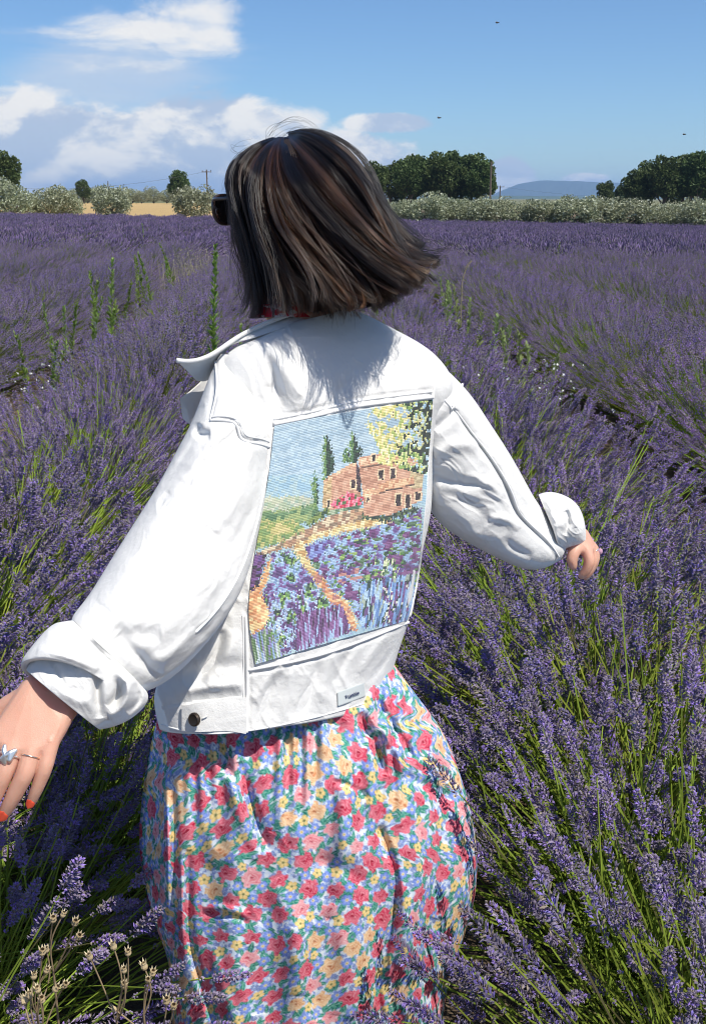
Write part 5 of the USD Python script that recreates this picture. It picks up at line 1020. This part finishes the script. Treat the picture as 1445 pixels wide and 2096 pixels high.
R_G = [(906, 612, 575), (925, 622, 580), (940, 640, 598), (953, 652, 588), (985, 692, 642), (1005, 702, 660), (1021, 692, 655), (1062, 724, 690), (1090, 735, 690), (1145, 502, 480), (1360, 618, 604), (968, 668, 622), (1120, 760, 722), (915, 600, 566), (1036, 712, 672), (1135, 772, 735)]
wp, sp = [], []
for i, (px, b, t_) in enumerate(L_G):
    p_, h_ = spot(px, b, t_); lab, g_ = ORD[sorted(q[0] for q in L_G).index(px)] + ' green weed spike from the left in the gap between the left lavender rows', 'green weeds in the left gap'
    if len(wp) < 3: wp.append(weed_model('weed', lab, g_, 60 + i, 1.0, (.06, .20, -.16)[i], GREEN if i else (.23, .31, .08), .11, 150, p_, i * 2.0, h_))
    else: copy_of(wp[i % 3], 'weed', p_, i * 1.7, h_, lab, 'weed', g_)
for i, (px, b, t_) in enumerate(R_G):
    p_, h_ = spot(px, b, t_); lab, g_ = ORD[sorted(q[0] for q in R_G).index(px)] + ' pale green weed from the left in the gap between the right lavender rows', 'pale weeds in the right gap'
    if len(sp) < 2: sp.append(weed_model('weed', lab, g_, 80 + i, 1.0, .08, PALE, .12, 170, p_, i * 2.0, h_ + .10))
    else: copy_of(sp[i % 2], 'weed', p_, i * 1.3, h_ + .10, lab, 'weed', g_)
# one tall nodding grass, a patch of straw, small white flowers
p_, h_ = spot(958, 640, 492); t_ = thing('grass_stalk', 'single tall pale grass stalk bent over at the top, right of the woman', 'grass stalk', p_)
u = np.linspace(0, 1, 20); q = np.stack([-.03 * np.sin(u * 2) + .12 * np.clip(u - .78, 0, 1) ** 1.3 * 4, 0 * u, h_ * (u - .55 * np.clip(u - .86, 0, 1) ** 1.4 * 2.2)], 1); v, f = tube(q, .0035, 6); obj('stem', (v, f), M_WEED, t_, smooth=True, tint=np.broadcast_to(np.array(STRAW), (len(v), 3)))
rg = np.random.default_rng(14); mb = MB()
for k in np.linspace(13, 19, 60):
    b = np.array([np.interp(k, np.arange(20), q[:, j]) for j in range(3)]); d = rg.normal(size=3) * .6 + (q[19] - q[15]) / np.linalg.norm(q[19] - q[15]); d /= np.linalg.norm(d); s = np.cross(d, rg.normal(size=3)); s /= np.linalg.norm(s); mb.add([b, b + d * .010 + s * .003, b + d * .022, b + d * .010 - s * .003], [[0, 1, 2], [0, 2, 3]], np.array(STRAW) * rg.uniform(.8, 1.4))
(mesh, cc) = mb.get(); obj('seed_head', mesh, M_WEED, t_, tint=cc)
def tuft(name, label, cat, px, b, n, h, spread_, col, tipcol, seed):
    p_, _ = spot(px, b, b - 30); r = np.random.default_rng(seed); t = thing(name, label, cat, p_); mb = MB(); mf = MB()
    for _ in range(n):
        o = np.array([r.normal(0, spread_), r.normal(0, spread_ * 1.6), 0]); l = np.array([r.normal(0, .12), r.normal(0, .12), 0]); hh = h * r.uniform(.75, 1.1); e = o + l + np.array([0, 0, hh]); m = o + l * .3 + np.array([0, 0, hh * .55]); s = np.array([r.normal(0, 1), r.normal(0, 1), 0]); s *= .003 / np.linalg.norm(s)
        mb.add([o - s, o + s, m + s, m - s, e], [[0, 1, 2], [0, 2, 3], [3, 2, 4]], np.array(col) * r.uniform(.7, 1.3))
        if tipcol is not None:
            for _k in range(2): d = r.normal(size=3); d /= np.linalg.norm(d); w = np.cross(d, r.normal(size=3)); w *= .006 / np.linalg.norm(w); c0 = e + r.normal(0, .008, 3); mf.add([c0 - w, c0 + d * .008, c0 + w, c0 - d * .008], [[0, 1, 2], [0, 2, 3]], np.array(tipcol) * r.uniform(.8, 1.1))
    (mesh, cc) = mb.get(); obj('blades', mesh, M_WEED, t, tint=cc)
    if tipcol is not None: (mesh, cc) = mf.get(); obj('blossoms', mesh, M_WEED, t, tint=cc)
tuft('dry_grass', 'tuft of bleached dry grass beside the tallest weed, far down the left gap', 'dry grass', 396, 528, 260, .86, .30, (.42, .38, .22), (.50, .46, .30), 5)
tuft('flowering_weed', 'weed with tiny white flowers at the left edge of the photo', 'weed', 30, 765, 34, .76, .12, (.16, .22, .06), (.74, .74, .68), 6)
tuft('flowering_weed', 'low bright green weed with tiny white flowers in the right gap', 'weed', 1118, 772, 60, .72, .09, (.24, .33, .09), (.72, .72, .66), 7)
# dry plants with beige seed capsules in front, lower left
M_DRY = tinted('dry_stalk', rough=.8, spec=.15, trans=.1)
def dry_plant(label, z, heads, foot):
    t = thing('dry_seed_plant', label, 'dry plant'); r = np.random.default_rng(int(foot[0])); c0 = np.array([.26, .19, .11])
    root = W(*foot, z + .12); root[2] = 0.0; root = np.asarray(root); main = W(np.mean([h[0] for h in heads]) * .6 + foot[0] * .4, max(h[1] for h in heads) + 70, z + .03)
    v, f = tube(dens([root, root * .45 + main * .55 + [.01, 0, 0], main], 12), .0013, 6); obj('stem', (v, f), M_DRY, t, smooth=True, tint=np.broadcast_to(c0, (len(v), 3)))
    for hx_, hy in heads:
        e = W(hx_, hy, z + r.normal(0, .012)); m = main * .45 + e * .55 + r.normal(0, .004, 3); v, f = tube(dens([main, m, e], 10), .0009, 5); obj('branch', (v, f), M_DRY, t, smooth=True, tint=np.broadcast_to(c0 * 1.15, (len(v), 3)))
        ax = e - m; ax /= np.linalg.norm(ax); a = np.cross(ax, UP); a /= np.linalg.norm(a); b = np.cross(ax, a); R = r.uniform(.0030, .0043); mb = MB()
        k = 9; an = np.arange(k) * 2 * np.pi / k; rings = [(0, .35), (.3, .9), (.65, 1.0), (1.1, .75), (1.5, .5)]
        v = np.vstack([e + ax * R * 1.5 * hh + R * ww * (np.cos(an)[:, None] * a + np.sin(an)[:, None] * b) for hh, ww in rings]); i, j = np.meshgrid(np.arange(4), np.arange(k), indexing='ij'); mb.add(v, np.stack([i * k + j, i * k + (j + 1) % k, (i + 1) * k + (j + 1) % k, (i + 1) * k + j], -1).reshape(-1, 4), np.array([.40, .31, .18]) * r.uniform(.85, 1.3))
        for q in range(7):
            aa = q * .9 + r.uniform(0, .4); o = np.cos(aa) * a + np.sin(aa) * b; tdir = np.cross(ax, o); s0 = e + ax * R * 1.7 + o * R * .7; mb.add([s0 - tdir * R * .35, s0 + tdir * R * .35, s0 + ax * R * r.uniform(.9, 1.6) + o * R * .55], [[0, 1, 2]], np.array([.55, .46, .30]) * r.uniform(.8, 1.25))
        (mesh, cc) = mb.get(); obj('seed_capsule', mesh, M_DRY, t, tint=cc)
dry_plant('dry plant with three beige capsules, highest of the dry plants by the lower left corner', 1.16, [(108, 1888), (127, 1878), (152, 1894), (158, 1922)], (70, 2110))
dry_plant('dry plant with a white-tipped capsule, leftmost of the dry plants by the lower left corner', 1.14, [(86, 1955), (96, 1950), (93, 1992), (69, 2005)], (60, 2120))
dry_plant('dry plant with capsules above a lavender spike, next to the shadow of the skirt', 1.13, [(186, 1965), (234, 1945), (262, 1956), (254, 1992), (252, 2022)], (240, 2130))
dry_plant('dry plant with two small capsules close to the skirt', 1.15, [(297, 1986), (311, 1998), (302, 2010)], (280, 2110))
dry_plant('dry plant with many capsules at the bottom edge, in the lower left corner', 1.10, [(62, 2045), (78, 2032), (86, 2052), (110, 2030), (52, 2058), (130, 2022)], (80, 2150))
dry_plant('dry plant with two capsules in front of the skirt at the bottom edge', 1.14, [(340, 2056), (354, 2066), (238, 2070)], (330, 2130))
# insects in the air
M_FLY = plain('insect_body', (.03, .025, .02), .5); M_WING = plain('insect_wing', (.45, .45, .45), .3, alpha=.5)
for px, py, d, lab in ((1017, 45, 3.2, 'tiny insect flying highest, in the clear sky'), (898, 240, 3.0, 'tiny insect flying right of the small cloud'), (1400, 274, 3.4, 'tiny insect flying at the right edge of the sky')):
    t = thing('insect', lab, 'insect', W(px, py, d)); b = trimesh.creation.icosphere(2, 1.0); b.apply_scale([.0042, .0022, .0021]); obj('abdomen', b, M_FLY, t, smooth=True); b = trimesh.creation.icosphere(1, .0018); b.apply_translation([.0052, 0, .0004]); obj('head', b, M_FLY, t, smooth=True)
    for s in (1, -1): obj('wing', (np.array([[.001, 0, .001], [-.001, s * .005, .004], [-.004, s * .0055, .0035], [-.003, 0, .0012]]), np.array([[0, 1, 2], [0, 2, 3]])), M_WING, t)
